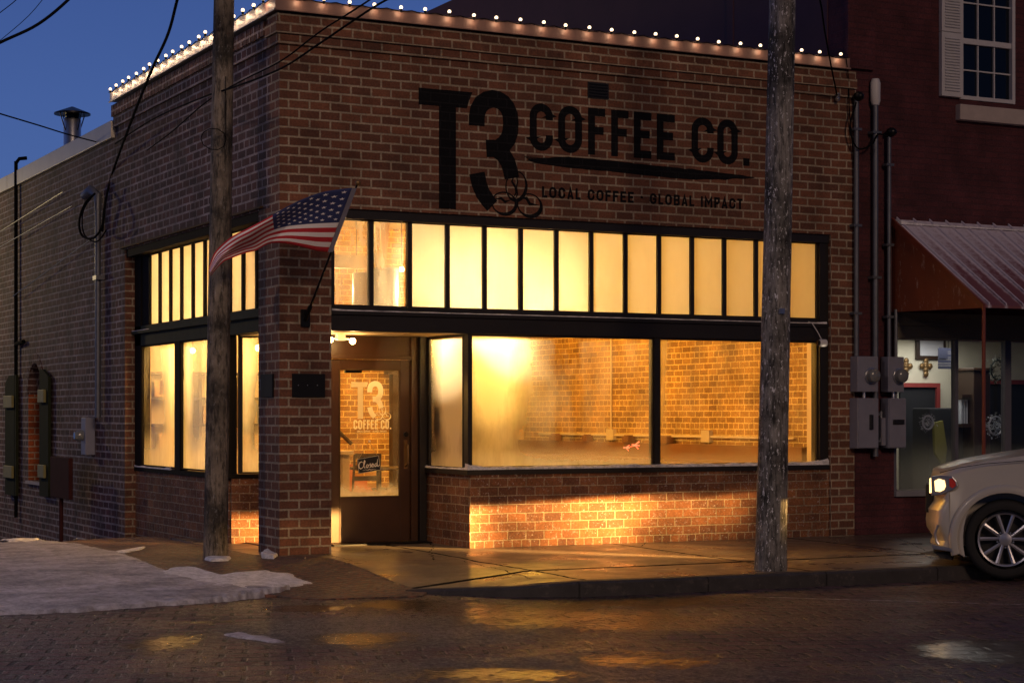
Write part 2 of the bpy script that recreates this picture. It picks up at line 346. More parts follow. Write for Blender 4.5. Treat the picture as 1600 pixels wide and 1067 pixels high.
# concrete pavement, wet
def concrete():
    m, t, b = newmat('wet_concrete')
    p = pos(t); f = noi(t, 1.1, 7, .65); f2 = noi(t, 22, 5, .6)
    c = mixc(t, f, (.075, .055, .042), (.20, .155, .12))
    c = mixc(t, 1., c, ramp(t, f2, [(.3, (.7,)*3), (.7, (1.2,)*3)]), 'MULTIPLY')
    # joints: lines across and along
    s = t.nodes.new('ShaderNodeSeparateXYZ'); t.links.new(p, s.inputs[0])
    wob = math_(t, 'MULTIPLY', math_(t, 'SUBTRACT', noi(t, 2.5, 4), .5), .10)
    yy = math_(t, 'ADD', s.outputs[1], wob)
    l1 = math_(t, 'LESS_THAN', math_(t, 'ABSOLUTE', math_(t, 'ADD', yy, 2.62)), .045)
    xx = math_(t, 'ADD', s.outputs[0], wob)
    md = math_(t, 'ABSOLUTE', math_(t, 'SUBTRACT', math_(t, 'MODULO', math_(t, 'ADD', xx, 21.2), 2.4), 1.2))
    l2 = math_(t, 'LESS_THAN', md, .02)
    ln = math_(t, 'MAXIMUM', l1, l2)
    vz = t.nodes.new('ShaderNodeTexVoronoi'); vz.feature = 'DISTANCE_TO_EDGE'; vz.inputs['Scale'].default_value = .45
    t.links.new(mixc(t, .12, p, noi(t, 2, 5, .7, out_='Color')), vz.inputs['Vector'])
    cr = math_(t, 'LESS_THAN', vz.outputs['Distance'], .0015)
    ln = math_(t, 'MAXIMUM', ln, cr)
    c = mixc(t, ln, c, (.012, .010, .010))
    sn = ramp(t, noi(t, 7, 7, .75, vmap(t, p, (1, 1.8, 1))), [(.70, (0,0,0)), (.76, (.5,)*3)])
    c = mixc(t, sn, c, (.30, .28, .28))
    t.links.new(c, b.inputs['Base Color'])
    rr = ramp(t, noi(t, 1.7, 5, .6), [(.35, (.22,)*3), (.65, (.55,)*3)]); rr = mixc(t, ln, rr, (1,)*3); t.links.new(rr, b.inputs['Roughness']); t.links.new(math_(t, 'MULTIPLY', math_(t, 'SUBTRACT', 1., ln), .5), b.inputs['Specular IOR Level'])
    bump(t, b, math_(t, 'SUBTRACT', math_(t, 'ADD', math_(t, 'MULTIPLY', f2, .5), noi(t, 3, 4)), math_(t, 'MULTIPLY', ln, 2.)), .5, .012); return m
M['concrete'] = concrete()
def pavers(name, c1, c2, mort, rot, bw, rh, wet, snowy, zones=True):
    m, t, b = newmat(name)
    p = pos(t); mp = vmap(t, p, (1, 1, 1), (0, 0, 0), (0, 0, rot))
    wob = noi(t, .8, 3, .5, out_='Color'); wv = t.nodes.new('ShaderNodeVectorMath'); wv.operation = 'MULTIPLY_ADD'
    t.links.new(wob, wv.inputs[0]); wv.inputs[1].default_value = (.16, .16, 0); t.links.new(mp, wv.inputs[2])
    br = t.nodes.new('ShaderNodeTexBrick'); t.links.new(wv.outputs[0], br.inputs['Vector'])
    for k, v in (('Scale', 1), ('Mortar Size', .024), ('Mortar Smooth', .5), ('Brick Width', bw), ('Row Height', rh), ('Bias', 0)): br.inputs[k].default_value = v
    br.inputs['Color1'].default_value = tuple(c1)+(1,); br.inputs['Color2'].default_value = tuple(c2)+(1,); br.inputs['Mortar'].default_value = tuple(mort)+(1,)
    fine = noi(t, 70, 4, .7); mid = noi(t, 7, 6, .7); big = noi(t, .55, 5, .6)
    grit = noi(t, 15, 3, .75, vmap(t, p, (1.6, 1, 1), (0, 0, 0), (0, 0, TH)))
    c = mixc(t, 1., br.outputs['Color'], ramp(t, mid, [(.3, (.55,)*3), (.7, (1.35,)*3)]), 'MULTIPLY')
    c = mixc(t, 1., c, ramp(t, grit, [(.36, (.35,)*3), (.62, (1.7,)*3)]), 'MULTIPLY')
    # speckles of grit and frost
    c = mixc(t, ramp(t, noi(t, 24, 4, .8, vmap(t, p, (2, 1, 1), (3, 1, 0), (0, 0, TH))), [(.62, (0,0,0)), (.70, (snowy,)*3)]), c, (.30, .27, .27))
    rough = ramp(t, math_(t, 'ADD', math_(t, 'MULTIPLY', big, .45), math_(t, 'MULTIPLY', grit, .55)), [(.40, (wet,)*3), (.58, (.75,)*3)])
    h = math_(t, 'ADD', math_(t, 'MULTIPLY', br.outputs['Fac'], -1.), math_(t, 'ADD', math_(t, 'MULTIPLY', grit, 1.1), math_(t, 'MULTIPLY', mid, .9)))
    if zones:
        s = t.nodes.new('ShaderNodeSeparateXYZ'); t.links.new(p, s.inputs[0])
        # worn patch of old asphalt with frost in the crossing
        A = onZ(640, 985, -.165); ux, uy = (Rv*1).x, (Rv*1).y
        def ell(cx, cy, a, bb, edge, nz=.55):
            dx = math_(t, 'SUBTRACT', s.outputs[0], cx); dy = math_(t, 'SUBTRACT', s.outputs[1], cy)
            u = math_(t, 'DIVIDE', math_(t, 'ADD', math_(t, 'MULTIPLY', dx, ux), math_(t, 'MULTIPLY', dy, uy)), a)
            v = math_(t, 'DIVIDE', math_(t, 'ADD', math_(t, 'MULTIPLY', dx, -uy), math_(t, 'MULTIPLY', dy, ux)), bb)
            d = math_(t, 'SQRT', math_(t, 'ADD', math_(t, 'MULTIPLY', u, u), math_(t, 'MULTIPLY', v, v)))
            d = math_(t, 'ADD', d, math_(t, 'MULTIPLY', math_(t, 'SUBTRACT', noi(t, 2.6, 6, .7), .5), nz))
            d = math_(t, 'ADD', d, math_(t, 'MULTIPLY', math_(t, 'SUBTRACT', noi(t, 24, 5, .75), .5), 1.3*nz))
            mr = t.nodes.new('ShaderNodeMapRange'); t.links.new(d, mr.inputs[0]); mr.inputs[1].default_value = 1; mr.inputs[2].default_value = 1-edge
            mr.inputs[3].default_value = 0; mr.inputs[4].default_value = 1; return mr.outputs[0]
        c0 = onZ(610, 985, -.165); c2_ = onZ(900, 1050, -.165)
        ea = math_(t, 'MAXIMUM', ell(c0.x, c0.y, 1.5, 1.25, .25), ell(c2_.x, c2_.y, 1.5, 1.0, .25))
        asph = mixc(t, ramp(t, noi(t, 40, 6, .75), [(.45, (0,0,0)), (.62, (1,1,1))]), (.045, .042, .040), (.20, .19, .19))
        c = mixc(t, ea, c, asph)
        h = math_(t, 'ADD', math_(t, 'MULTIPLY', h, math_(t, 'SUBTRACT', 1., math_(t, 'MULTIPLY', ea, .75))), math_(t, 'MULTIPLY', math_(t, 'MULTIPLY', noi(t, 28, 6, .75), 1.6), ea))
        # standing water
        pud = None
        for (px, py, a, bb) in ((1575, 1018, .72, .16), (475, 950, .40, .07)):
            q = onZ(px, py, -.165); x = ell(q.x, q.y, a, bb*4.6, .2, .7); pud = x if pud is None else math_(t, 'MAXIMUM', pud, x)
        # broken films of water: irregular flecks gathered in hollows
        zone = None
        for (px, py, a, bb) in ((265, 1003, .42, .9), (570, 1000, .6, .7), (640, 945, .9, .8), (860, 960, 1.3, 1.6), (1000, 940, 1.5, .8), (760, 1055, .8, .5), (1010, 1030, .6, .6), (320, 972, .4, .2)):
            q = onZ(px, py, -.165); x = ell(q.x, q.y, a, bb, .8, .5); zone = x if zone is None else math_(t, 'MAXIMUM', zone, x)
        film = math_(t, 'ADD', noi(t, 17, 7, .85, vmap(t, p, (.7, 1.5, 1), (0, 0, 0), (0, 0, -.45))), math_(t, 'MULTIPLY', math_(t, 'SUBTRACT', noi(t, 1.9, 4, .6), .5), .35))
        fl_ = ramp(t, math_(t, 'ADD', film, math_(t, 'MULTIPLY', math_(t, 'SUBTRACT', zone, .5), .16)), [(.500, (0,0,0)), (.535, (1,1,1))])
        pud = math_(t, 'MAXIMUM', pud, math_(t, 'MULTIPLY', fl_, math_(t, 'MINIMUM', math_(t, 'MULTIPLY', zone, 3.), 1.)))
        c = mixc(t, pud, c, (.020, .016, .014))
        rough = mixc(t, pud, rough, (.17,)*3)
        h = math_(t, 'MULTIPLY', h, math_(t, 'SUBTRACT', 1., math_(t, 'MULTIPLY', pud, .955)))
        # thin line of frost left along the parking lane
        l0 = onZ(1180, 932, -.165); l1 = onZ(1600, 944, -.165); dd = (l1-l0).normalized()
        dist = math_(t, 'ADD', math_(t, 'MULTIPLY', math_(t, 'SUBTRACT', s.outputs[0], l0.x), -dd.y), math_(t, 'MULTIPLY', math_(t, 'SUBTRACT', s.outputs[1], l0.y), dd.x))
        al = math_(t, 'ADD', math_(t, 'MULTIPLY', math_(t, 'SUBTRACT', s.outputs[0], l0.x), dd.x), math_(t, 'MULTIPLY', math_(t, 'SUBTRACT', s.outputs[1], l0.y), dd.y))
        li = math_(t, 'MULTIPLY', math_(t, 'LESS_THAN', math_(t, 'ABSOLUTE', math_(t, 'ADD', dist, math_(t, 'MULTIPLY', math_(t, 'SUBTRACT', noi(t, 3, 4), .5), .06))), .022), math_(t, 'GREATER_THAN', al, 0.))
        li = math_(t, 'MULTIPLY', li, ramp(t, noi(t, 14, 4), [(.4, (.2,)*3), (.6, (1,1,1))]))
        c = mixc(t, li, c, (.42, .42, .47))
    t.links.new(c, b.inputs['Base Color']); t.links.new(rough, b.inputs['Roughness'])
    bump(t, b, h, 1., .032); return m
M['street'] = pavers('wet_brick_paving', (.105, .056, .058), (.058, .034, .038), (.008, .006, .006), rad(20), .30, .22, .20, .55)
M['walk_brick'] = pavers('pavement_brick', (.17, .075, .05), (.11, .055, .04), (.07, .05, .045), rad(45), .21, .10, .35, .8, False)
# ---------------------------------------------------------------- ground
SZ = -.165
def build_ground():
    mb = MB(); nx, ny = 70, 70
    xs = [-60 + 130*i/nx for i in range(nx+1)]; ys = [-70 + 150*j/ny for j in range(ny+1)]
    vs = []
    for y in ys:
        for x in xs:
            z = SZ
            if y > 0: z = SZ - .03 - .068*max(0, y-3.5)
            vs.append((x, y, z))
    fs = [(j*(nx+1)+i, j*(nx+1)+i+1, (j+1)*(nx+1)+i+1, (j+1)*(nx+1)+i) for j in range(ny) for i in range(nx)]
    mb.add(vs, fs)
    tag(mb.build('brick_street', M['street'], smooth=True), kind='structure')
build_ground()
def zs(y): return 0. if y < 3.6 else -.072*(y-3.6) + .01
# front pavement slab (with the parking bay cut back at the right)
def slab(name, poly, ztop, mat, thick=.25):
    bm = bmesh.new(); vs = [bm.verts.new((p[0], p[1], ztop(p[0], p[1]))) for p in poly]; f = bm.faces.new(vs)
    bmesh.ops.triangulate(bm, faces=[f])
    for _ in range(4): bmesh.ops.subdivide_edges(bm, edges=[e for e in bm.edges if e.calc_length() > .45], cuts=1, use_grid_fill=False)
    bmesh.ops.triangulate(bm, faces=bm.faces)
    for v in bm.verts: v.co.z = ztop(v.co.x, v.co.y)
    r = bmesh.ops.extrude_face_region(bm, geom=list(bm.faces))
    for g in r['geom']:
        if isinstance(g, bmesh.types.BMVert): g.co.z -= thick
    bmesh.ops.recalc_face_normals(bm, faces=bm.faces)
    me = bpy.data.meshes.new(name); bm.to_mesh(me); bm.free(); me.materials.append(mat)
    me.uv_layers.new(name='UVMap')
    o = bpy.data.objects.new(name, me); COL.objects.link(o); return o
kerb_pts = [(.62, -3.22), (.95, -3.55), (1.45, -3.78), (2.04, -3.85), (4.8, -3.95), (6.0, -3.99), (6.25, -3.5), (6.45, -2.6), (6.9, -2.35), (30, -2.6)]
def front_z(x, y):
    wx = min(1, max(0, (1.5 - x)/1.3)); wx = wx*wx*(3-2*wx); u = min(1, max(0, (-y - .5)/2.5))
    return .0085*min(0, y)*(1-wx) - wx*.15*u*u*(3-2*u)
inner = [(x, y+.14) for x, y in kerb_pts]
slabp = [(.35, -2.9)] + inner[0:] + [(30, 1.3), (2.2, 1.3), (-.2, 3.2), (-.2, .2), (.35, -.2)]
tag(slab('concrete_pavement', slabp, front_z, M['concrete']), kind='structure')
def kerb():
    mb = MB()
    pts = [(.2, -2.75), (.38, -2.98)] + kerb_pts
    n = len(pts); vs = []
    for i, (x, y) in enumerate(pts):
        p = Vector((x, y)); a = Vector(pts[max(0, i-1)]); b = Vector(pts[min(n-1, i+1)]); d = (b-a).normalized(); nn = Vector((-d.y, d.x))
        ft = front_z(x, y+.14) + .004
        if i < 3: ft = SZ + .03 + .02*i
        q = p + nn*.15
        vs += [(p.x, p.y, SZ-.1), (p.x, p.y, ft-.02), (p.x+nn.x*.025, p.y+nn.y*.025, ft), (q.x, q.y, ft), (q.x, q.y, SZ-.1)]
    fs = [(i*5+k, i*5+(k+1) % 5, (i+1)*5+(k+1) % 5, (i+1)*5+k) for i in range(n-1) for k in range(5)]
    mb.add(vs, fs + [(0,1,2,3,4), tuple(range((n-1)*5, n*5))[::-1]])
    tag(mb.build('kerb', M['kerb'], smooth=True, angle=30), kind='structure')
kerb()
# brick corner ramp
def ramp_z(x, y):
    return front_z(x, y)
rampp = [(.36, -.2), (.36, -2.9), (.2, -3.15), (-.75, -3.0), (-1.2, -2.3), (-1.9, -1.0), (-2.2, .8), (-1.5, 3.3), (-.2, 4.4), (-.2, .1)]
tag(slab('brick_pavement', rampp, lambda x, y: (ramp_z(x, y) if y < 2.5 else zs(y)-.01) - .003 + .004*noise.noise(Vector((x*2, y*2, 0))), M['walk_brick']), kind='structure')
def gz(x, y):
    if y > 2.5: return zs(y)
    return ramp_z(x, y)
def onG(px, py):
    p = onZ(px, py, -.1)
    for _ in range(25): q = onZ(px, py, gz(p.x, p.y)); p = p.lerp(q, .6)
    return p
# trodden snow over the side street mouth and its pavement
def snowsheet():
    bm = bmesh.new(); nu, nv = 150, 110
    edge = [onZ(a, b, SZ+.02) for a, b in ((-900, 985), (-300, 972), (0, 957), (120, 953), (240, 944), (330, 938), (395, 932), (452, 924))]
    far = [onG(a, b) for a, b in ((-900, 856), (-300, 850), (0, 848), (60, 845), (110, 848), (160, 858), (205, 870), (246, 889), (300, 904), (370, 914), (420, 918), (454, 921))]
    def lerp(L, t):
        t *= len(L)-1; i = min(int(t), len(L)-2); f = t-i; f = f*f*(3-2*f) if 0 else f; return L[i].lerp(L[i+1], f)
    G = []
    for j in range(nv+1):
        row = []
        v = j/nv
        for i in range(nu+1):
            u = i/nu
            a = lerp(edge, u); b = lerp(far, u)
            jag = .10*noise.noise(Vector((a.x*4, a.y*4, 3.1))) + .06*noise.noise(Vector((a.x*19, a.y*17, 1)))
            p = a.lerp(b, v); p = p + (a-b).normalized() * jag * (1-v) + (b-a).normalized()*.12*noise.noise(Vector((a.x*3, 7, a.y*3)))*v
            thick = .010 + .034*min(1, v*9)**.6 * min(1, (1-v)*5)*(.55+.45*(1-v))
            base = SZ if p.y < -2.3 else max(SZ, ramp_z(p.x, p.y)) if p.y < 2.5 else zs(p.y)
            base = max(SZ, gz(p.x, p.y)) if p.y < 2.5 else gz(p.x, p.y)
            z = base + thick + .010*noise.noise(Vector((p.x*11, p.y*14, 5))) + .012*noise.noise(Vector((p.x*1.3, p.y*2.6, 0))) + .006*noise.noise(Vector((p.x*6, p.y*9, 0)))
            if v == 0: z = SZ - .01
            if v == 1: z = base - .01
            row.append(bm.verts.new((p.x, p.y, z)))
        G.append(row)
    for j in range(nv):
        for i in range(nu): bm.faces.new((G[j][i], G[j][i+1], G[j+1][i+1], G[j+1][i]))
    me = bpy.data.meshes.new('snow_cover'); bm.to_mesh(me); bm.free(); me.materials.append(M['snow_ice'])
    for p in me.polygons: p.use_smooth = True
    o = bpy.data.objects.new('snow_cover', me); COL.objects.link(o); tag(o, kind='structure')
snowsheet()
def snowpatch(name, pts, z, h, mat, jag=.09):
    """a low heap of snow with an uneven rim"""
    c = sum((Vector(p[:2]) for p in pts), Vector((0, 0)))/len(pts); n = len(pts); rim = []
    for i in range(n):
        a, b = Vector(pts[i][:2]), Vector(pts[(i+1) % n][:2]); k = max(2, int((b-a).length/.06))
        for q in range(k):
            p = a.lerp(b, q/k); nn = (p-c).normalized(); rim.append(p + nn*jag*noise.noise(Vector((p.x*9, p.y*9, 2))))
    mb = MB(); vs = []; L = [(1, -.02), (.975, .4), (.9, .8), (.7, 1), (.4, .9), (.15, .95)]
    for s_, hh in L:
        for p in rim:
            q = c + (p-c)*s_; vs.append((q.x, q.y, z(q.x, q.y) + h*hh*(1 if hh < .3 else 1+.5*noise.noise(Vector((q.x*4, q.y*4, 0))))))
    m = len(rim); fs = [(i*m+k, i*m+(k+1) % m, (i+1)*m+(k+1) % m, (i+1)*m+k) for i in range(len(L)-1) for k in range(m)] + [tuple(range((len(L)-1)*m, len(L)*m))]
    mb.add(vs, fs); return mb.build(name, mat, smooth=True, angle=80)
def pz(L, z): return [onG(a, b) for a, b in L]
o = snowpatch('snow_patch', pz([(243, 897), (262, 889), (286, 886), (304, 892), (330, 905), (375, 896), (418, 893), (452, 899), (486, 911), (440, 919), (395, 923), (350, 922), (305, 915), (262, 905)], -.10), gz, .028, M['snow'])
tag(o, kind='structure')
for L, z, h in (([(318, 874), (330, 871), (360, 871), (357, 876), (330, 877)], -.02, .03), ([(408, 866), (418, 862), (432, 868), (428, 873), (410, 872)], -.01, .04), ([(178, 862), (205, 857), (228, 854), (222, 858), (195, 864)], -.02, .012), ([(100, 838), (125, 836), (160, 835), (150, 839), (118, 841)], -.15, .02), ([(0, 845), (40, 842), (75, 840), (60, 844), (20, 848)], -.45, .02)):
    o = snowpatch('snow_patch', pz(L, z), gz, h, M['snow'], .04); tag(o, kind='structure')
o = snowpatch('snow_patch', pz([(345, 988), (370, 985), (392, 990), (418, 993), (448, 1001), (425, 1001), (398, 996), (365, 993)], SZ), lambda x, y: SZ, .014, M['snow_ice'], .09); tag(o, kind='structure')
# ================================================================ coffee shop building
shop = thing('coffee_shop_building', (0, 0, 0), 'brown brick corner coffee shop with glowing fogged windows and black painted lettering', 'building')
XE, ZT = 7.381, 5.64
H0, H1 = 3.62, 3.62
# --- outer walls
b = MB(); b.box(0, XE, 0, .3, 3.63, ZT-.34)                     # front above the window
b.box(7.03, XE, 0, .3, -.3, 3.63)
b.build('front_wall', M['brick'], shop)
b = MB(); b.box(0, .575, 0, .646, -.3, 3.63); b.build('corner_pillar', M['brick'], shop)
b = MB(); b.box(-.028, XE, -.028, .3, ZT-.34, ZT-.235); b.box(-.055, XE, -.055, .3, ZT-.234, ZT-.115); b.box(-.03, XE, -.03, .3, ZT-.114, ZT-.02)
b.build('brick_cornice', M['brick'], shop)
b = MB()                                                          # side wall with the big opening and the niche
b.box(0, .3, .301, 5.93, 3.63, ZT-.34)
b.box(0, .3, 5.931, 6.38, -1, ZT-.34)
ny0, ny1 = onX(66, 640).y, onX(44, 640).y
nz0, nzs = .42, 1.78                     # niche: near jamb, far jamb, bottom, springing
b.box(0, .3, 6.381, ny0, -1.6, 5.16); b.box(0, .3, ny1, 34, -3.5, 5.16)
b.box(0, .3, ny0, ny1, -1.6, nz0)
arch = [(ny0, 5.16), (ny0, nzs)] + [((ny0+ny1)/2 - (ny1-ny0)/2*math.cos(math.pi*k/10), nzs + (ny1-ny0)/2*math.sin(math.pi*k/10)) for k in range(1, 10)] + [(ny1, nzs), (ny1, 5.16)]
b.prism(arch, 'x', 0, .3)
b.build('side_wall', M['brick_side'], shop)
b = MB(); b.box(-.03, .3, .3, 6.38, ZT-.339, ZT-.2)
for k in range(44): y = .34 + k*.138; b.box(-.055, .3, y, y+.118, ZT-.2, ZT-.05)     # soldier course on the side
b.build('side_cornice', M['brick_side'], shop)
b = MB(); b.box(.25, .29, ny0, ny1, nz0, 2.1); b.build('niche_infill', M['brick_niche'], shop)
b = MB(); b.box(.002, .25, ny1-.012, ny1+.0, nz0, nzs); b.build('niche_reveal', M['brick_niche'], shop)
b = MB()
for k in range(13):
    a0 = math.pi*k/13+.02; a1 = math.pi*(k+1)/13-.02; cy = (ny0+ny1)/2; r0 = (ny1-ny0)/2+.003; r1 = r0+.16
    b.prism([(cy-r0*math.cos(a0), nzs+r0*math.sin(a0)), (cy-r1*math.cos(a0), nzs+r1*math.sin(a0)), (cy-r1*math.cos(a1), nzs+r1*math.sin(a1)), (cy-r0*math.cos(a1), nzs+r0*math.sin(a1))], 'x', -.012, .02)
b.build('brick_arch', M['brick_side'], shop)
b = MB(); b.box(-.04, .2, ny0-.03, ny1+.03, nz0-.05, nz0-.002); b.build('niche_sill', M['stone'], shop)
# brick jamb, lit by the shop window
b = MB(); b.box(.002, .30, 5.905, 5.929, -.4, 3.62); b.build('window_jamb', M['brick'], shop)
# --- fascia caps
b = MB(); b.box(-.07, XE-.12, -.07, .32, ZT, 5.765); b.box(-.085, XE-.11, -.085, -.07, ZT-.012, ZT+.008); b.build('front_fascia', M['coping'], shop, bevel=.004)
b = MB(); b.box(-.07, .32, .321, 6.40, ZT, 5.765); b.box(-.085, -.07, -.085, 6.41, ZT-.012, ZT+.008); b.build('side_fascia', M['coping2'], shop, bevel=.004)
b = MB(); b.box(-.05, .30, 6.42, 12.9, 5.17, 5.40); b.box(-.052, .30, 12.905, 34, 5.172, 5.402); b.build('roof_fascia', M['coping2'], shop, bevel=.004)
b = MB(); b.box(.3, 7.25, .33, 14, 5.05, 5.15); b.build('roof', M['roofing'], shop)
b = MB(); b.box(.31, .6, .4, 6.4, 5.15, 5.6); b.box(.4, 7.2, .33, .5, 5.15, 5.6); b.build('parapet_back', M['brick'], shop)
# --- bulkheads
b = MB(); b.box(2.21, 7.028, .04, .30, -.3, .80); b.box(2.21, 2.40, .301, 1.22, -.3, .80); b.build('front_bulkhead', M['brick_low'], shop)
b = MB(); b.box(.14, .40, 2.06, 5.9, -.7, .72); b.obox((.145, 1.98), (1.02, 1.74), .22, -.3, .735, .11)
b.build('side_bulkhead', M['brick_low'], shop)
# --- sills with snow
b = MB(); b.box(2.17, 7.028, .02, .22, .80, .855); b.box(2.17, 2.3, .221, 1.2, .80, .855); b.build('front_sill', M['black_frame'], shop)
def snowstrip(name, p0, p1, wid, h, par, z):
    mb = MB(); p0 = Vector(p0); p1 = Vector(p1); d = (p1-p0); L = d.length; d.normalize(); n = Vector((-d.y, d.x)); k = int(L/.05)+2; vs = []
    for i in range(k):
        t = L*i/(k-1); q = p0 + d*t; hh = h*(.6+.6*abs(noise.noise(Vector((q.x*5, q.y*5, z))))) + (h*.9*math.exp(-t/.12) + h*1.2*math.exp(-(L-t)/.15))
        ww = wid*(.8+.3*noise.noise(Vector((q.x*9, q.y*9, 3))))
        vs += [(q.x, q.y, z-.002), (q.x-n.x*0, q.y, z+hh*.6), (q.x+n.x*ww*.3, q.y+n.y*ww*.3, z+hh), (q.x+n.x*ww, q.y+n.y*ww, z+hh*1.1), (q.x+n.x*ww, q.y+n.y*ww, z-.002)]
    fs = [(i*5+j, i*5+(j+1) % 5, (i+1)*5+(j+1) % 5, (i+1)*5+j) for i in range(k-1) for j in range(5)] + [(0,1,2,3,4), tuple(range(5*(k-1), 5*k))[::-1]]
    mb.add(vs, fs); return mb.build(name, M['snow'], par, smooth=True, angle=60)
snowstrip('sill_snow', (2.18, .024), (7.02, .024), .10, .040, shop, .856)
snowstrip('sill_snow', (2.176, 1.17), (2.176, .03), .05, .018, shop, .856)
b = MB(); b.box(.12, .30, 2.02, 5.9, .722, .772); b.obox((.12, 1.98), (1.0, 1.73), .12, .737, .785, .05); b.build('side_sill', M['side_frame'], shop)
snowstrip('sill_snow', (.125, 5.9), (.125, 4.3), .08, .022, shop, .773)
# --- beams (transom bar), header and ledges
b = MB(); b.box(.575, 7.028, .06, .20, 2.345, 2.515); b.box(.575, 7.028, .035, .22, 2.515, 2.555); b.box(.575, 7.028, .07, .20, 2.556, 2.61)
b.build('transom_beam', M['black_frame'], shop, bevel=.003)
snowstrip('ledge_snow', (.60, .037), (7.0, .037), .03, .012, shop, 2.556)
b = MB(); b.box(.30, .32, .301, 7.2, 2.4, 2.42)  if False else None
b = MB(); b.box(.13, .26, .646, 5.9, 2.36, 2.515); b.box(.08, .27, .646, 5.9, 2.515, 2.553); b.box(.13, .26, .646, 5.9, 2.554, 2.615)
b.build('side_transom_beam', M['green_frame'], shop, bevel=.003)
snowstrip('ledge_snow', (.083, 5.88), (.083, 5.2), .04, .006, shop, 2.554)
b = MB(); b.box(.575, 7.028, .03, .2, 3.53, 3.628); b.build('front_header', M['black_frame'], shop)
b = MB(); b.box(.02, .27, .646, 5.9, 3.53, 3.628); b.box(-.045, .10, .40, 6.12, 3.60, 3.632) if False else None
b.build('side_header', M['side_frame'], shop)
b = MB(); b.box(-.035, -.001, .50, 6.05, 3.648, 3.668); b.build('drip_ledge', M['wood_brown'], shop)
b = MB(); b.box(6.90, 7.028, .05, .22, .856, 3.53); b.box(.575, .625, .05, .2, 2.61, 3.53); each(b, 'window_jamb', M['black_frame'], shop)
b = MB(); b.box(.13, .26, 5.62, 5.9, .773, 3.53); b.box(.13, .26, .646, .90, 2.61, 3.53); each(b, 'window_jamb', M['side_frame'], shop)
# porch soffit
b = MB(); b.prism([(.20, .25), (2.2, .25), (2.2, 1.4), (1.0, 1.75), (.24, 2.0)], 'z', 2.35, 2.40); b.build('porch_ceiling', M['plaster'], shop)
# --- transom lights: window > pane
TR_CLEAR = [glassmat('clear_transom_glass', .9, [], .10, None, 3.0, (1, .95, .86))]*2
TR = glassmat('fogged_transom_glass', .35, [], .88, None, 1.2, (1, .96, .88), False)
TRs = glassmat('fogged_side_transom_glass', .35, [], .90, None, 1.2, (1, .96, .88), False, gloss=.3)
pw = (6.875 - .640 + .05)/14
for i in range(14):
    x0 = .645 + i*pw; x1 = x0 + pw - .052
    b = MB(); z0, z1 = 2.611, 3.529
    b.box(x0-.026, x0, .085, .15, z0, z1); b.box(x1, x1+.026, .085, .15, z0, z1); b.box(x0, x1, .086, .149, z0, z0+.012); b.box(x0, x1, .086, .149, z1-.012, z1)
    fr = b.build('transom_window', M['black_frame'], shop)
    g = MB(); g.box(x0, x1, .115, .119, z0+.012, z1-.012); g.build('pane', TR_CLEAR[0] if i < 2 else TR, fr)
pl = (5.31+.05-.93)/10
for i in range(10):
    y1 = 5.30 - i*.462; y0 = y1 - .41
    b = MB(); b.box(.15, .22, y0-.026, y0, z0, z1); b.box(.15, .22, y1, y1+.026, z0, z1); b.box(.151, .219, y0, y1, z0, z0+.012); b.box(.151, .219, y0, y1, z1-.012, z1)
    fr = b.build('transom_window', M['side_frame'], shop)
    g = MB(); g.box(.185, .189, y0, y1, z0+.012, z1-.012); g.build('pane', TRs, fr)
b = MB(); b.box(.15, .22, 5.327, 5.62, 2.61, 3.53); b.build('transom_jamb', M['side_frame'], shop)
# --- display windows
def display(name, fx0, fx1, z0, z1, mat, y=.12):
    b = MB(); f = .018
    b.box(fx0, fx0+f, y-.03, y+.05, z0, z1); b.box(fx1-f, fx1, y-.03, y+.05, z0, z1); b.box(fx0+f, fx1-f, y-.029, y+.049, z0, z0+f); b.box(fx0+f, fx1-f, y-.029, y+.049, z1-f, z1)
    o = b.build(name, M['black_frame'], shop); g = MB(); g.box(fx0+f, fx1-f, y, y+.006, z0+f, z1-f); g.build('pane', mat, o); return o
G1 = glassmat('fogged_display_glass', .45, [(2.48, .26, .3, 2.2, 1.3), (2.78, .30, .6, 2.6, .45)], -.0, (.88, 1.12, .28), 2.0)
G2 = glassmat('misted_display_glass', .5, [(4.70, .10, .3, 3.4, .7)], -.02, (.87, 1.05, .18), 2.0)
G3 = glassmat('fogged_return_glass', .35, [(-.50, .34, .2, 2.0, 1.5)], .10, (.88, 1.1, .4), 2.0)
display('display_window', 2.245, 4.585, .872, 2.343, G1)
display('display_window', 4.66, 6.90, .872, 2.343, G2)
b = MB(); b.box(4.585, 4.66, .07, .19, .857, 2.344); b.box(2.205, 2.245, .075, .19, .857, 2.344); each(b, 'mullion', M['black_frame'], shop)
b = MB(); b.box(2.20, 2.26, .191, .215, .857, 2.344); b.box(2.20, 2.26, 1.09, 1.19, .857, 2.344); b.box(2.201, 2.259, .215, 1.09, .857, .88); b.box(2.201, 2.259, .215, 1.09, 2.32, 2.344)
fr = b.build('return_window', M['black_frame'], shop); g = MB(); g.box(2.225, 2.231, .215, 1.09, .88, 2.32); g.build('pane', G3, fr)
L1 = glassmat('fogged_side_glass', .6, [(-4.32, .20, .4, 2.6, .9), (-4.55, .30, .2, 1.3, .35)], .02, (.78, 1.3, .35), 1.8, gloss=.25)
L2 = glassmat('fogged_side_glass_two', .8, [(-3.7, .16, .3, 2.2, .6)], .08, (.78, 1.4, .45), 1.8, gloss=.25)
L3 = glassmat('fogged_corner_glass', .8, [(-.20, .10, .5, 2.3, .9)], .0, (.78, 1.2, .35), 2.4, gloss=.4)
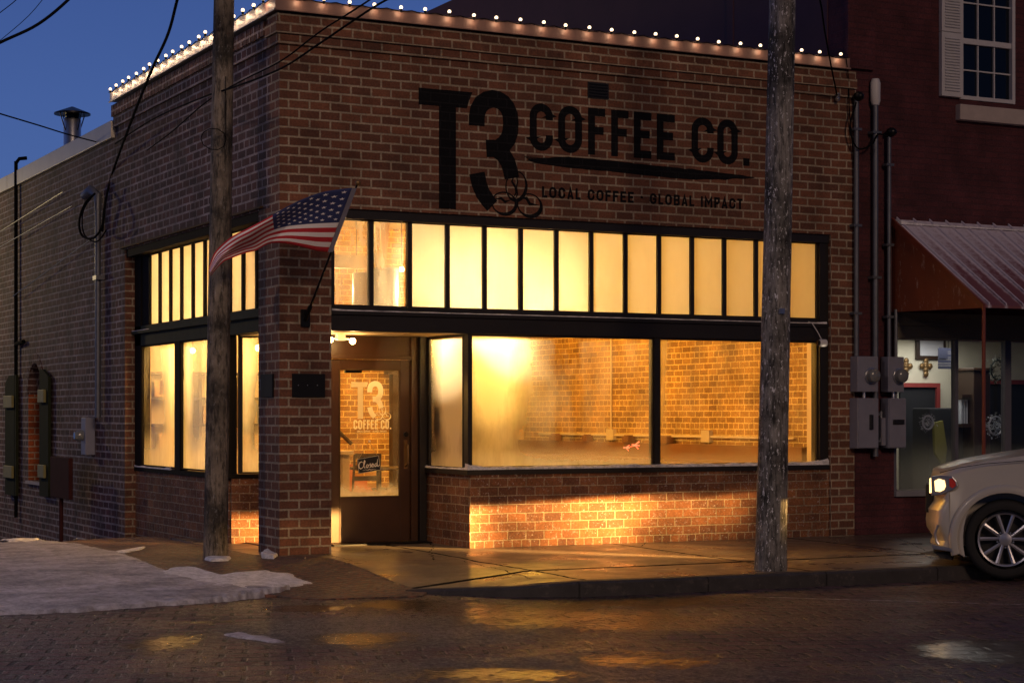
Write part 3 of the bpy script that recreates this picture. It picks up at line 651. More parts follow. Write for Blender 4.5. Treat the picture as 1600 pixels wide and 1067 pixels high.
def sdisplay(y0, y1, mat):
    b = MB(); f = .018; x = .17
    b.box(x-.03, x+.05, y0, y0+f, .79, 2.36); b.box(x-.03, x+.05, y1-f, y1, .79, 2.36); b.box(x-.029, x+.049, y0+f, y1-f, .79, .79+f); b.box(x-.029, x+.049, y0+f, y1-f, 2.36-f, 2.36)
    o = b.build('display_window', M['side_frame'], shop); g = MB(); g.box(x, x+.006, y0+f, y1-f, .79+f, 2.36-f); g.build('pane', mat, o)
sdisplay(4.12, 5.62, L1); sdisplay(2.14, 3.90, L2)
b = MB(); b.box(.13, .23, 3.90, 4.12, .773, 2.36); b.box(.13, .23, 2.04, 2.14, .773, 2.36); each(b, 'mullion', M['side_frame'], shop)
# corner window set at an angle behind the pillar
a0, a1 = Vector((.22, 1.96)), Vector((1.0, 1.75)); dd = (a1-a0).normalized()
b = MB(); b.obox(a0, a0+dd*.05, .06, .79, 2.36, .03); b.obox(a1-dd*.05, a1, .06, .79, 2.36, .03); b.obox(a0+dd*.05, a1-dd*.05, .058, .79, .81, .03); b.obox(a0+dd*.05, a1-dd*.05, .058, 2.33, 2.36, .03)
b.box(1.03, 1.05, 1.332, 1.74, -.02, 2.345)
fr = b.build('corner_window', M['black_frame'], shop); g = MB(); g.obox(a0+dd*.05, a1-dd*.05, .006, .81, 2.33, .03); g.build('pane', L3, fr)
# --- door
DY = 1.25
b = MB(); b.box(1.03, 1.05, DY-.012, DY+.08, 0, 2.35); b.box(2.035, 2.115, DY-.04, DY+.08, 0, 2.35); b.box(1.05, 2.035, DY-.039, DY+.079, 2.085, 2.13); b.box(1.05, 2.035, DY+.0, DY+.05, 2.13, 2.35)
b.build('door_frame', M['door'], shop, bevel=.004)
b = MB(); b.box(2.116, 2.20, DY-.10, DY+.08, -.02, 2.35); b.build('door_post', M['black_frame'], shop, bevel=.004)
dgroup_b = MB(); dgroup_b.box(1.055, 1.165, DY, DY+.045, .02, 2.08); dgroup_b.box(1.91, 2.03, DY, DY+.045, .02, 2.08); dgroup_b.box(1.165, 1.91, DY, DY+.045, 1.97, 2.08); dgroup_b.box(1.165, 1.91, DY, DY+.045, .02, .525)
door = dgroup_b.build('door', M['door'], shop, bevel=.004)
GD = glassmat('door_glass', .3, [], .0, (.55, .72, .35), 4, (1, .95, .85), rough=.03)
g = MB(); g.box(1.165, 1.91, DY+.02, DY+.025, .525, 1.97); g.build('pane', GD, door)
b = MB()
for x in (1.165, 1.898): b.box(x, x+.012, DY-.004, DY+.018, .537, 1.958)
b.box(1.165, 1.91, DY-.004, DY+.018, .525, .537); b.box(1.165, 1.91, DY-.004, DY+.018, 1.958, 1.97); b.build('glazing_bead', M['wood_brown'], door)
b = MB(); b.tube([(1.975, DY-.02, 1.13), (1.975, DY-.07, 1.10), (1.975, DY-.08, 1.0), (1.975, DY-.07, .90), (1.975, DY-.01, .87)], .013, 8); b.box(1.955, 1.995, DY-.012, DY, .84, 1.17)
b.build('handle', M['brass'], door, smooth=True)
b = MB(); b.lathe([(.03, 0), (.03, .018), (.018, .025)], (1.975, DY-.025, 1.235), 12, 'y'); b.build('lock', M['metal_dark'], door)
b = MB(); b.box(1.25, 1.45, DY+.026, DY+.07, 1.93, 1.985); b.build('door_closer', M['black'], door)
b = MB(); b.box(1.0, 2.2, 1.0, 1.24, -.01, .018); b.build('threshold', M['metal_dark'], shop, bevel=.004)
# keypad box behind the return window
# ---------------------------------------------------------------- lettering
def arc(cx, cy, r, a0, a1, n=12): return [(cx + r*math.cos(rad(a0+(a1-a0)*i/n)), cy + r*math.sin(rad(a0+(a1-a0)*i/n))) for i in range(n+1)]
def glyph(ch, w, t):
    """strokes on a unit-high letter of width w and stroke t"""
    h = t/2; R = w/2 - h; c = w/2
    yb = .90
    if ch == 'C': return [[(w-h, .66), (w-h, 1-h-R)] + arc(c, 1-h-R, R, 0, 180) + [(h, h+R)] + arc(c, h+R, R, 180, 360) + [(w-h, .34)]]
    if ch == 'G': return [[(w-h, .68), (w-h, 1-h-R)] + arc(c, 1-h-R, R, 0, 180) + [(h, h+R)] + arc(c, h+R, R, 180, 360) + [(w-h, .48)], [(w-.01, .48), (c-.02, .48)]]
    if ch == 'O': return [[(w-h, .5), (w-h, 1-h-R)] + arc(c, 1-h-R, R, 0, 180) + [(h, h+R)] + arc(c, h+R, R, 180, 360) + [(w-h, .5)]]
    if ch == 'F': return [[(h, 0), (h, 1)], [(t, 1-h), (w, 1-h)], [(t, .52), (w*.9, .52)]]
    if ch == 'E': return [[(h, 0), (h, 1)], [(t, 1-h), (w, 1-h)], [(t, .52), (w*.9, .52)], [(t, h), (w, h)]]
    if ch == 'L': return [[(h, 0), (h, 1)], [(t, h), (w, h)]]
    if ch == 'I': return [[(w/2, 0), (w/2, 1)]]
    if ch == 'T': return [[(w/2, 0), (w/2, 1-t)], [(0, 1-h), (w, 1-h)]]
    if ch == 'A': return [[(h*.8, 0), (c, 1-h*.6), (w-h*.8, 0)], [(w*.25, .28), (w*.75, .28)]]
    if ch == 'M': return [[(h, 0), (h, 1-h), (c, .4), (w-h, 1-h), (w-h, 0)]]
    if ch == 'P': return [[(h, 0), (h, 1)], [(t, 1-h), (w-h-.12, 1-h), (w-h, .88), (w-h, .58), (w-h-.12, .44), (t, .44)]]
    if ch == 'B': return [[(h, 0), (h, 1)], [(t, 1-h), (w-h-.12, 1-h), (w-h, .87), (w-h, .63), (w-h-.1, .52), (t, .52)], [(w-h-.1, .52), (w-h, .42), (w-h, .15), (w-h-.12, h), (t, h)]]
    if ch == '.': return [[(w/2, 0), (w/2, t)]]
    if ch == '-': return [[(w/2, .45), (w/2, .45+t)]]
    return []
def stroke(pts, wd):
    """2-D ribbon with mitred corners; wd may be a function of t"""
    P = [Vector(p) for p in pts]; n = len(P); L, Rr = [], []
    closed = (P[0]-P[-1]).length < 1e-6
    for i in range(n):
        if closed and i in (0, n-1): a = (P[0]-P[-2]).normalized(); c = (P[1]-P[0]).normalized()
        else:
            a = (P[i]-P[i-1]).normalized() if i else (P[1]-P[0]).normalized(); c = (P[i+1]-P[i]).normalized() if i < n-1 else a
        m = (a+c); m = m.normalized() if m.length > 1e-6 else a
        nn = Vector((-m.y, m.x)); k = 1/max(.45, nn.dot(Vector((-a.y, a.x)))); w_ = (wd(i/(n-1)) if callable(wd) else wd)/2*k
        L.append(P[i]+nn*w_); Rr.append(P[i]-nn*w_)
    return L, Rr
class Flat:
    """lettering laid on the plane y = const, each stroke a hair in front of the last"""
    def __init__(s, y, th=.003): s.mb = MB(); s.y = y; s.k = 0; s.th = th
    def ribbon(s, pts, wd):
        L, R = stroke(pts, wd); n = len(L); y = s.y - s.th - .0004*(s.k % 5); s.k += 1
        vs = [(p.x, y, p.y) for p in L] + [(p.x, y, p.y) for p in R] + [(p.x, s.y, p.y) for p in L] + [(p.x, s.y, p.y) for p in R]
        fs = [(i, i+1, n+i+1, n+i) for i in range(n-1)] + [(i, 2*n+i, 2*n+i+1, i+1) for i in range(n-1)] + [(n+i, n+i+1, 3*n+i+1, 3*n+i) for i in range(n-1)]
        fs += [(0, n, 3*n, 2*n), (n-1, 3*n-1, 4*n-1, 2*n-1)]
        s.mb.add(vs, fs)
    def poly(s, pts):
        y = s.y - s.th - .0004*(s.k % 5); s.k += 1
        s.mb.prism([tuple(p) for p in pts], 'y', y, s.y)
    def letter(s, ch, x, z, w, h, t):
        for st in glyph(ch, w/h, t/h): s.ribbon([(x+p[0]*h, z+p[1]*h) for p in st], t)
    def build(s, name, mat, par): return s.mb.build(name, mat, par, fixn=True)
ZW = .555; ZLET = {'C': .54, 'O': .56, 'F': .45, 'E': .46, '.': .2, 'L': .4, 'A': .5, 'G': .55, 'B': .5, 'I': .18, 'M': .65, 'P': .48, 'T': .46, '-': .2, ' ': .25}
def T3(F, X0, Z0, s, bean_w=.016):
    """X0,Z0: top-left of the T; s: metres per design unit (design = picture of the sign, 1219 wide)"""
    def q(x, y): return (X0 + (x-172)*s, Z0 - (y-95)*s*.985)
    kx = lambda L: [q(*p) for p in L]
    F.poly(kx([(172, 95), (572, 95), (548, 150), (530, 208), (172, 208)]))
    F.poly(kx([(322, 209), (448, 209), (448, 905), (322, 905)]))
    top = [(604, 322), (604, 262), (614, 212), (640, 168), (680, 140), (724, 127), (768, 131), (808, 150), (838, 182), (858, 225), (864, 285), (860, 345), (842, 398), (808, 440), (766, 468), (676, 474)]
    F.ribbon(kx(top), 118*s)
    F.ribbon(kx([(760, 478), (806, 508), (842, 560), (862, 620), (872, 668)]), lambda t: (118 - 6*t)*s)
    F.ribbon(kx([(606, 648), (622, 720), (650, 785), (690, 835), (722, 868)]), lambda t: (118-14*t)*s)
    def bean(cx, cy, rx, ry, rot, thin, thick):
        pts = []
        for i in range(29):
            a = 2*math.pi*i/28; x, y = rx*math.cos(a), ry*math.sin(a)
            pts.append((cx + x*math.cos(rot) - y*math.sin(rot), cy + x*math.sin(rot) + y*math.cos(rot)))
        F.ribbon(kx(pts), lambda t: (thin + (thick-thin)*max(0, math.cos(2*math.pi*(t-.12))))*s)
    bean(905, 720, 78, 102, .15, 9, 26); bean(812, 845, 92, 76, .05, 9, 26); bean(1008, 848, 92, 78, .12, 9, 30)
    F.ribbon(kx([(888, 650), (872, 690), (900, 730), (905, 765), (885, 800)]), lambda t: (3+14*math.sin(math.pi*t))*s)
    F.ribbon(kx([(905, 640), (916, 690), (906, 730), (915, 775), (900, 812)]), lambda t: (3+9*math.sin(math.pi*t))*s)
    F.ribbon(kx([(742, 820), (790, 812), (820, 835), (862, 820)]), lambda t: (3+16*math.sin(math.pi*t))*s)
    F.ribbon(kx([(940, 800), (985, 800), (1010, 840), (1080, 845)]), lambda t: (3+20*math.sin(math.pi*t))*s)
F = Flat(-.001, .0025)
T3(F, 1.578, 4.968, .001608)
F.build('mural_emblem', M['mural'], shop); F = Flat(-.001, .0025)
for ch, x0, x1 in (('C', 2.925, 3.217), ('O', 3.284, 3.588), ('F', 3.667, 3.888), ('F', 3.967, 4.194), ('E', 4.264, 4.497), ('E', 4.571, 4.813), ('C', 5.042, 5.346), ('O', 5.396, 5.681), ('.', 5.765, 5.84)):
    F.letter(ch, x0, 4.385, x1-x0, .525, .088)
F.build('mural_words', M['mural'], shop); F = Flat(-.001, .0025)
# brush stroke
ups, los = [], []
for i in range(60):
    t = i/59; x = 2.90 + 3.02*t; th = .058*min(1, t*6)**.7*min(1, (1-t)*3.4)**.8 + .004; c = 4.272 - .028*t + .012*math.sin(t*7)
    ups.append((x, c + th + .010*noise.noise(Vector((x*9, 1, 0))))); los.append((x, c - th + .012*noise.noise(Vector((x*7, 5, 0)))))
for i in range(59): F.mb.add([(ups[i][0], -.0045, ups[i][1]), (ups[i+1][0], -.0045, ups[i+1][1]), (los[i+1][0], -.0045, los[i+1][1]), (los[i][0], -.0045, los[i][1])], [(0,1,2,3)])
for i in range(6): z = 4.30 - .012*i; F.ribbon([(2.86+.02*i, z+.01), (3.1, z), (3.3, z-.01)], .006)
def textline(F, s, x0, x1, z, h, t, sp=.16):
    ws = [ZLET[c] for c in s]; tot = sum(ws) + sp*(len(s)-1); k = (x1-x0)/tot; x = x0
    for c, w_ in zip(s, ws):
        if c != ' ': F.letter(c, x, z, w_*k, h, t)
        x += (w_+sp)*k
F.build('mural_brush_stroke', M['mural'], shop); F = Flat(-.001, .0025)
textline(F, 'LOCAL COFFEE - GLOBAL IMPACT', 3.08, 5.75, 3.868, .125, .026)
F.build('mural_tagline', M['mural'], shop)
# small dark vent high in the wall
b = MB(); b.box(3.66, 3.93, -.012, .001, 5.02, 5.20); 
vent = b.build('wall_vent', M['black'], shop)
b = MB()
for i in range(5): b.box(3.675, 3.915, -.02, -.012, 5.035+.033*i, 5.050+.033*i)
b.build('vent_slat', M['metal_dark'], vent)
# decal on the door glass
F = Flat(DY+.0195, .001)
s_ = .00047
T3(F, 1.318, 1.828, .00052)
zz = 1.295
for ch, x0, x1 in (('C', 0, .098), ('O', .12, .222), ('F', .25, .325), ('F', .350, .425), ('E', .450, .530), ('E', .555, .635), ('C', .71, .81), ('O', .83, .925), ('.', .955, .98)):
    F.letter(ch, 1.345+x0*.47, zz, (x1-x0)*.47, .105, .0165)
textline(F, 'LOCAL COFFEE - GLOBAL IMPACT', 1.39, 1.75, 1.262, .018, .0045)
F.build('glass_lettering', M['cream_decal'], door)
# address plates on the pillar
b = MB(); z0 = 1.64; b.box(.135, .50, -.022, -.001, 1.64, 1.885); pl_ = b.build('address_plate', M['plate'], shop, bevel=.004)
b = MB()
for x in (.20, .30, .41): b.ball((x, -.024, 1.765), .006)
b.build('plate_screw', M['steel'], pl_)
b = MB(); b.box(-.022, -.001, .16, .52, 1.64, 1.885); b.build('address_plate', M['plate'], shop, bevel=.004)

# ---------------------------------------------------------------- interior shell (parts of the shop)
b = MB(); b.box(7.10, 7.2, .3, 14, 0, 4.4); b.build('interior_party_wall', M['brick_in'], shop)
b = MB(); b.box(.31, 7.1, 13.6, 13.7, 0, 4.4); b.box(.31, .35, 5.9, 13.6, 0, 4.4); b.build('interior_back_wall', M['plaster'], shop)
b = MB(); b.box(.31, 7.1, .31, 13.6, 4.2, 4.3); b.build('interior_ceiling', M['ceiling'], shop)
b = MB(); b.box(.31, 7.1, 1.45, 13.6, -.05, .012); b.box(2.42, 7.09, .31, 1.44, -.05, .012); b.build('interior_floor', M['floor_in'], shop)
b = MB(); b.box(6.98, 7.027, .23, .42, .86, 2.34); b.build('inner_pilaster', M['plaster'], shop)
b = MB(); b.box(2.0, 2.12, 7.0, 13.6, 0, 4.2); b.build('partition', M['plaster'], shop)
# conduit on the interior brick wall
b = MB(); b.tube([(7.07, 7.6, 1.16), (7.07, .8, 1.16)], .018, 6); b.tube([(7.07, 5.35, 1.2), (7.07, 5.35, 4.2)], .015, 6); b.box(7.04, 7.1, 5.25, 5.45, 1.09, 1.25); b.box(7.04, 7.1, 2.7, 2.9, 1.09, 1.25)
b.build('wall_conduit', M['ceiling'], shop)
# --- interior furniture
bench = thing('wall_bench', (6.7, 3, 0), 'long dark orange bench along the interior brick wall behind the fogged window', 'bench')
b = MB(); b.box(6.45, 7.05, .5, 8.6, .80, .86); b.build('seat', M['bench'], bench)
b = MB(); b.box(6.55, 7.05, .52, 8.58, .02, .80); b.build('base', M['bench'], bench)
b = MB(); b.box(6.96, 7.05, .5, 8.6, .86, 1.06); b.build('backrest', M['bench'], bench)
for k, (y, s_) in enumerate(((8.2, .30), (6.9, .20), (5.9, .14), (4.7, .18), (3.7, .24))):
    h_ = .16 if k == 0 else .09
    b = MB(); b.box(6.92, 7.04, y-s_/2, y+s_/2, 1.062, 1.062+h_); b.box(6.94, 7.02, y-s_/2+.02, y+s_/2-.02, 1.062+h_, 1.08+h_)
    tag(b.build('box', M['cardboard'] if k == 0 else M['bench'], None, bevel=.008), ['large pale box at the far left end of the bench behind the window', 'small brown box on the bench back, nearest the large pale box', 'smallest box in the middle of the bench back', 'brown box on the bench back, second from the pink reflection', 'brown box on the bench back nearest the pink reflection'][k], 'box', 'boxes on the bench')
# glowing arrow shapes imitating car lights reflected in the pane
b = MB()
for (x, z, s_) in ((0, 0, 1), (.12, .03, 1.3)):
    for (p, q) in (((0, 0), (.045, .03)), ((0, 0), (.05, -.005)), ((0, 0), (.035, -.035)), ((0, 0), (-.03, .005))): b.tube([(4.41+x+p[0]*s_, .42, 1.075+z+p[1]*s_), (4.41+x+q[0]*s_, .42, 1.075+z+q[1]*s_)], .0045*s_, 6)
b.tube([(4.38, .425, 1.07), (4.56, .425, 1.10)], .003, 5)
tag(b.build('light_reflection', M['tail_pink']), 'two tiny pink glowing arrow shapes imitating car lights reflected in the display window', 'reflection')
def table(loc, label, r=.38, h=.76):
    t = thing('cafe_table', loc, label, 'table'); x, y, z = loc
    MB().lathe([(r, h-.035), (r+.01, h-.02), (r, h)], (x, y, z), 24).build('tabletop', M['dark_wood'], t)
    MB().tube([(x, y, z+.02), (x, y, z+h-.03)], .035, 10).build('pedestal', M['metal_dark'], t)
    MB().lathe([(.24, 0), (.22, .03), (.04, .06)], (x, y, z), 16).build('base', M['metal_dark'], t)
def chair(loc, rz, label):
    t = thing('cafe_chair', loc, label, 'chair', 'cafe chairs by the table', rz)
    MB().box(-.2, .2, -.2, .2, .43, .46).build('seat', M['dark_wood'], t, bevel=.01)
    for x in (-.18, .18): MB().tube([(x, .18, 0), (x, .19, .45), (x, .25, .95)], .018, 6).build('leg', M['dark_wood'], t)
    for x in (-.18, .18): MB().tube([(x, -.18, 0), (x, -.17, .44)], .018, 6).build('leg', M['dark_wood'], t)
    b = MB()
    for z in (.62, .76, .90): b.box(-.18, .18, .215+(z-.62)*.12, .235+(z-.62)*.12, z, z+.06)
    b.build('backrest', M['dark_wood'], t)
def dx(px, y): return onY(px, 700, y).x
table((dx(592, 4.4), 4.4, .012), 'round dark cafe table seen low through the glass door')
chair((dx(560, 3.6), 3.6, .012), rad(185), 'dark ladder back chair left of the table behind the hanging sign')
chair((dx(612, 4.9), 4.9, .012), rad(-80), 'dark ladder back chair right of the table behind the door')
x_ = dx(538, 2.4); t = thing('wooden_post', (x_, 2.4, 0), 'pale wooden newel post at the left inside the glass door', 'post')
MB().box(x_-.05, x_+.05, 2.35, 2.45, .012, .98).build('shaft', M['pale_wood'], t, bevel=.008)
MB().box(x_-.09, x_+.09, 2.31, 2.49, .98, 1.03).build('cap', M['pale_wood'], t, bevel=.008)
x_ = dx(590, 6.3); t = thing('stair_flight', (x_, 6.5, 0), 'rust red boarded staircase side rising to the left behind the door', 'staircase')
for k in range(6): MB().box(x_-.20*(k+1), x_-.20*k, 6.2, 6.9, .012, .42+.17*k).build('step', M['orange_wall'], t)
MB().tube([(x_-.45, 6.18, 1.05), (x_-1.1, 6.18, 1.62)], .03, 8).build('handrail', M['dark_wood'], t)
t = thing('brick_partition', (4.0, 7.0, 0), 'orange lit interior brick wall behind the glass door', 'wall')
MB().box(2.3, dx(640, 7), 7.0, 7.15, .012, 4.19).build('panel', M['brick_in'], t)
MB().box(dx(612, 6.9), dx(624, 6.9), 6.85, 6.99, .012, 2.05).build('dark_post', M['dark_wood'], t)
MB().box(dx(604, 6.9), dx(624, 6.9), 6.84, 6.99, 2.051, 2.25).build('dark_beam', M['dark_wood'], t)
# hanging sign on the inside of the door glass
SG = thing('closed_sign', (1.55, DY-.01, .9), 'small black tilted sign lettered Closed hanging on the glass door', 'sign')
def sgp(px, py): q = onY(px, py, DY-.012); return (q.x, q.z)
c4 = [sgp(558, 717), sgp(592, 711), sgp(595, 734), sgp(560, 740)]
MB().prism(c4, 'y', DY-.014, DY-.004).build('board', M['black'], SG, bevel=.002)
FS = Flat(DY-.0145, .0015)
for a_, c_ in zip(c4, c4[1:]+c4[:1]):
    ce = Vector((sum(p[0] for p in c4)/4, sum(p[1] for p in c4)/4)); FS.ribbon([Vector(a_).lerp(ce, .04), Vector(c_).lerp(ce, .04)], .0025)
# handwriting, in picture coordinates of the sign (x 255..505, y 745..935 on an 800 x 1067 enlargement)
def hw(L, wd): FS.ribbon([sgp(520+x/6.667, 600+y/6.667) for x, y in L], wd)
W_ = lambda t: .0045+.006*math.sin(math.pi*t)
hw([(308, 818), (300, 808), (284, 812), (270, 840), (272, 868), (288, 882), (306, 872), (318, 855)], W_)
hw([(312, 868), (326, 840), (336, 805), (330, 796), (322, 815), (322, 850), (330, 872), (342, 866)], W_)
hw([(362, 836), (350, 842), (347, 860), (356, 870), (368, 860), (368, 842), (360, 836), (372, 842), (380, 838)], W_)
hw([(380, 846), (388, 828), (394, 848), (392, 864), (380, 866)], W_); hw([(394, 862), (404, 848)], .004)
hw([(404, 850), (420, 846), (422, 832), (412, 828), (403, 842), (408, 862), (422, 860), (432, 848)], W_)
hw([(458, 824), (444, 826), (435, 842), (440, 858), (452, 852), (460, 830), (466, 780)], W_); hw([(466, 780), (460, 825), (462, 850), (472, 856), (488, 835)], W_)
hw([(310, 898), (340, 890), (365, 896), (380, 884), (396, 892), (420, 884), (450, 886)], lambda t: .002+.005*math.sin(math.pi*t))
FS.build('lettering', M['pale_vinyl'], SG)
b = MB(); pt = sgp(577, 689); b.tube([(pt[0], DY-.01, pt[1]), (c4[0][0]+.02, DY-.01, c4[0][1])], .003, 5); b.tube([(pt[0], DY-.01, pt[1]), (c4[1][0]-.02, DY-.01, c4[1][1])], .003, 5); b.build('string', M['pale_wood'], SG)
MB().lathe([(.012, 0), (.012, -.015), (.004, -.02)], (pt[0], DY-.004, pt[1]), 10, 'y').build('hook', M['pale_vinyl'], SG)
# counter and shelves inside the side window
t = thing('shelf_unit', (1.4, 6.3, 0), 'dim shelves with boxes behind the fogged side window', 'shelves')
b = MB(); b.box(.36, 2.7, 5.9, 6.5, 0.02, .98); b.build('counter', M['pale_wood'], t)
for z in (1.30, 1.66, 2.0): MB().box(.36, 2.7, 6.2, 6.5, z, z+.035).build('shelf', M['dark_wood'], t)
MB().box(.355, 2.75, 6.5, 6.6, 0.02, 4.19).build('back_panel', M['plaster'], t)
for x in (.40, 1.1, 1.85, 2.6): MB().box(x, x+.04, 6.19, 6.5, .98, 2.04).build('upright', M['dark_wood'], t)
for k, (x, z, w_, h_, m_) in enumerate(((.62, 1.70, .26, .2, 'cardboard'), (.9, 1.34, .22, .26, 'pale_wood'), (1.35, 1.34, .36, .24, 'cardboard'), (1.6, 1.70, .25, .2, 'pale_wood'), (2.15, 1.34, .3, .26, 'white_paint'), (2.3, 1.70, .26, .18, 'cardboard'), (1.9, .99, .34, .2, 'pale_wood'), (.7, .99, .3, .22, 'cardboard'))):
    b = MB(); b.box(x-w_/2, x+w_/2, 6.22, 6.4, z, z+h_); b.box(x-w_/6, x+w_/6, 6.215, 6.22, z+.02, z+h_-.02)
    tag(b.build('box', M[m_], bevel=.01), ['kraft box alone at the left end of the upper shelf', 'tall pale box on the middle shelf at its left', 'wide kraft box in the middle of the middle shelf', 'pale box in the middle of the upper shelf', 'white box on the middle shelf near the corner window', 'kraft box on the upper shelf near the corner window', 'low pale box on the counter right of the shelves middle', 'kraft box on the counter at its left end'][k], 'box', 'boxes on the shelves')
b = MB(); b.box(.32, .335, 5.05, 5.40, 1.74, 1.90); b.box(.318, .34, 5.03, 5.42, 1.72, 1.74); tag(b.build('red_notice', M['red']), 'small red notice hanging inside the left side window', 'notice')
t = thing('hanging_coat', (.75, 3.6, 1.2), 'dark garment hanging inside the second side window', 'coat')
b = MB(); b.lathe([(.03, 1.98), (.16, 1.92), (.19, 1.7), (.16, 1.45), (.18, 1.3)], (.62, 3.62, 0), 14); b.build('body', M['dark_wood'], t, smooth=True)
MB().tube([(.62, 3.46, 1.9), (.62, 3.38, 1.6), (.62, 3.42, 1.35)], .05, 8).build('sleeve', M['dark_wood'], t, smooth=True)
# duct, beam and drapes behind the clear transom lights
t = thing('ventilation_duct', (1.55, .8, 2.5), 'grey round duct standing behind the second transom pane', 'duct')
MB().lathe([(.14, 2.45), (.14, 3.05), (.15, 3.06), (.15, 3.08)], (1.52, .75, 0), 18).build('pipe', M['conduit'], t, smooth=True)
MB().lathe([(.26, 2.46), (.26, 3.04)], (1.52, 1.05, 0), 18).build('drum', M['pale_wood'], t, smooth=True)
t = thing('curtain', (1.2, 1.6, 3.2), 'brown gathered curtain hanging behind the second transom pane', 'curtain')
b = MB(); n = 26; vs = []
for j in range(9):
    for i in range(n):
        u = i/(n-1); v = j/8; wd = .42*(1-.72*v); vs.append((1.62+(u-.5)*wd+.05*v, 1.25+.04*math.sin(u*22), 4.15-1.05*v))
b.add(vs, [(j*n+i, j*n+i+1, (j+1)*n+i+1, (j+1)*n+i) for j in range(8) for i in range(n-1)]); b.build('cloth', M['cardboard'], t, smooth=True)
t = thing('ceiling_beam', (1.0, 1.5, 3.1), 'pale wooden beam on two posts behind the first transom pane', 'beam')
MB().box(.4, 1.6, 1.4, 1.5, 3.12, 3.27).build('beam', M['pale_wood'], t)
for x in (.62, 1.02): MB().box(x, x+.05, 1.42, 1.47, 2.45, 3.12).build('post', M['pale_wood'], t)
t = thing('keypad_box', (2.3, .9, 1.3), 'small dark keypad box inside the recessed entrance window', 'keypad')
MB().box(2.235, 2.26, .86, 1.00, 1.22, 1.55).build('body', M['pale_wood'], t)
b = MB()
for r_ in range(6):
    for c_ in range(3): b.box(2.231, 2.236, .875+.04*c_, .90+.04*c_, 1.26+.045*r_, 1.285+.045*r_)
b.build('buttons', M['black'], t)
# ---------------------------------------------------------------- warm lamps inside
KW = 4.0
CREAM = (1, .70, .37)
WARM = (1, .53, .055)
WARM2 = (1, .57, .11)
WARM3 = (1, .52, .11)
def pendant(x, y, z, e, label, col=WARM, size=.05, big=True):
    t = thing('pendant_lamp', (x, y, z), label, 'lamp', 'lamps inside the shop')
    MB().tube([(x, y, z+.06), (x, y, 4.2)], .006, 5).build('cord', M['cable'], t)
    MB().lathe([(.02, z+.09), (.03, z+.05), (.025, z+.035)], (x, y, 0), 10).build('socket', M['brass'], t)
    MB().ball((x, y, z), .035).build('bulb', M['bulb_warm'], t)
    lamp('lamp_light', 'POINT', (x, y, z-.085), e*KW, col, .04, parent=t)
pendant(2.62, .95, 2.60, 20, 'bright bare bulb behind the foggy left end of the big display window', WARM2)
pendant(3.3, 1.7, 3.0, 12, 'unseen bare bulb added to brighten the fogged return window')  # added out of sight above the beam to light the return pane
pendant(2.0, .70, 2.95, 30, 'bare bulb behind the fourth fogged transom light', CREAM)
pendant(3.0, .75, 2.80, 38, 'bare bulb behind the middle of the fogged transom lights', CREAM)
pendant(1.3, 1.95, 3.0, 18, 'bare bulb between the two rows of transom lights', CREAM)
pendant(.95, 3.4, 2.95, 16, 'bare bulb behind the side transom lights', CREAM)
pendant(.95, 4.8, 2.95, 13, 'bare bulb behind the far end of the side transom lights', CREAM)
pendant(4.3, 4.2, 3.2, 46, 'bare bulb lighting the interior brick wall')
pendant(5.7, 5.6, 3.6, 30, 'bare bulb deep in the room behind the display window')
pendant(3.4, 4.6, 3.4, 6, 'bare bulb over the round table behind the door')
pendant(1.6, 1.8, 2.55, 5, 'unseen bare bulb added inside the glass door to light its lettering', CREAM)  # added above the door head, backlights the glass lettering
pendant(.70, 5.2, 2.29, 5, 'small bulb glowing at the top left of the side window', WARM2)
pendant(.75, 2.8, 2.25, 6, 'small bulb glowing beside the pillar in the corner window', WARM2)
pendant(1.1, 4.0, 2.45, 11, 'small bulb added over the shelves to brighten the side window', WARM2)  # added bulb, raises the light behind the side glass
# ================================================================ string lights on the parapet
def string(name, pts, n, label, nrm, gl):
    t = thing(name, pts[0], label, 'string lights')
    P = [Vector(p) for p in pts]; L = (P[1]-P[0]).length; d = (P[1]-P[0]).normalized(); nv = Vector(nrm)
    c = []
    for i in range(n*4+1):
        u = i/(n*4); p = P[0].lerp(P[1], u); p.z -= .018*math.sin(math.pi*((u*n) % 1)); c.append(p + nv*.02)
    MB().tube(c, .006, 5).build('cord', M['cable'], t)
    proto_b = proto_s = None
    for i in range(n):
        u = (i+.5)/n; p = P[0].lerp(P[1], u) + nv*(.045+.01*random.uniform(-1, 1)) + Vector((random.uniform(-.012, .012), 0, .022+random.uniform(-.006, .006)))
        if proto_b is None:
            m = MB(); m.ball((0, 0, 0), .020); ob = m.build('bulb', M['bulb'], None, smooth=True)
            m = MB(); m.lathe([(.013, -.05), (.014, -.02), (.010, -.015)], (0, 0, 0), 8); os_ = m.build('socket', M['cable'], None)
            proto_b, proto_s = ob, os_
        else:
            ob = proto_b.copy(); os_ = proto_s.copy(); COL.objects.link(ob); COL.objects.link(os_)
        for o in (ob, os_):
            o.parent = t; o.matrix_parent_inverse = Matrix.Translation(-Vector(pts[0])); o.location = p
    # light of the bulbs, one small lamp for each
    for i in range(n):
        u = (i+.5)/n; p = P[0].lerp(P[1], u) + nv*.045 + Vector((0, 0, -.035))
        lamp('bulb_light', 'POINT', p, gl, (1, .64, .38), .02, parent=t)
    return t
string('string_lights', [(.02, -.07, 5.765), (7.22, -.07, 5.765)], 25, 'string of lit round bulbs along the front parapet above the mural', (0, -1, 0), .34)
string('string_lights', [(-.07, .02, 5.765), (-.07, 6.38, 5.765)], 20, 'denser string of lit round bulbs along the side parapet at the left', (-1, 0, 0), .75)
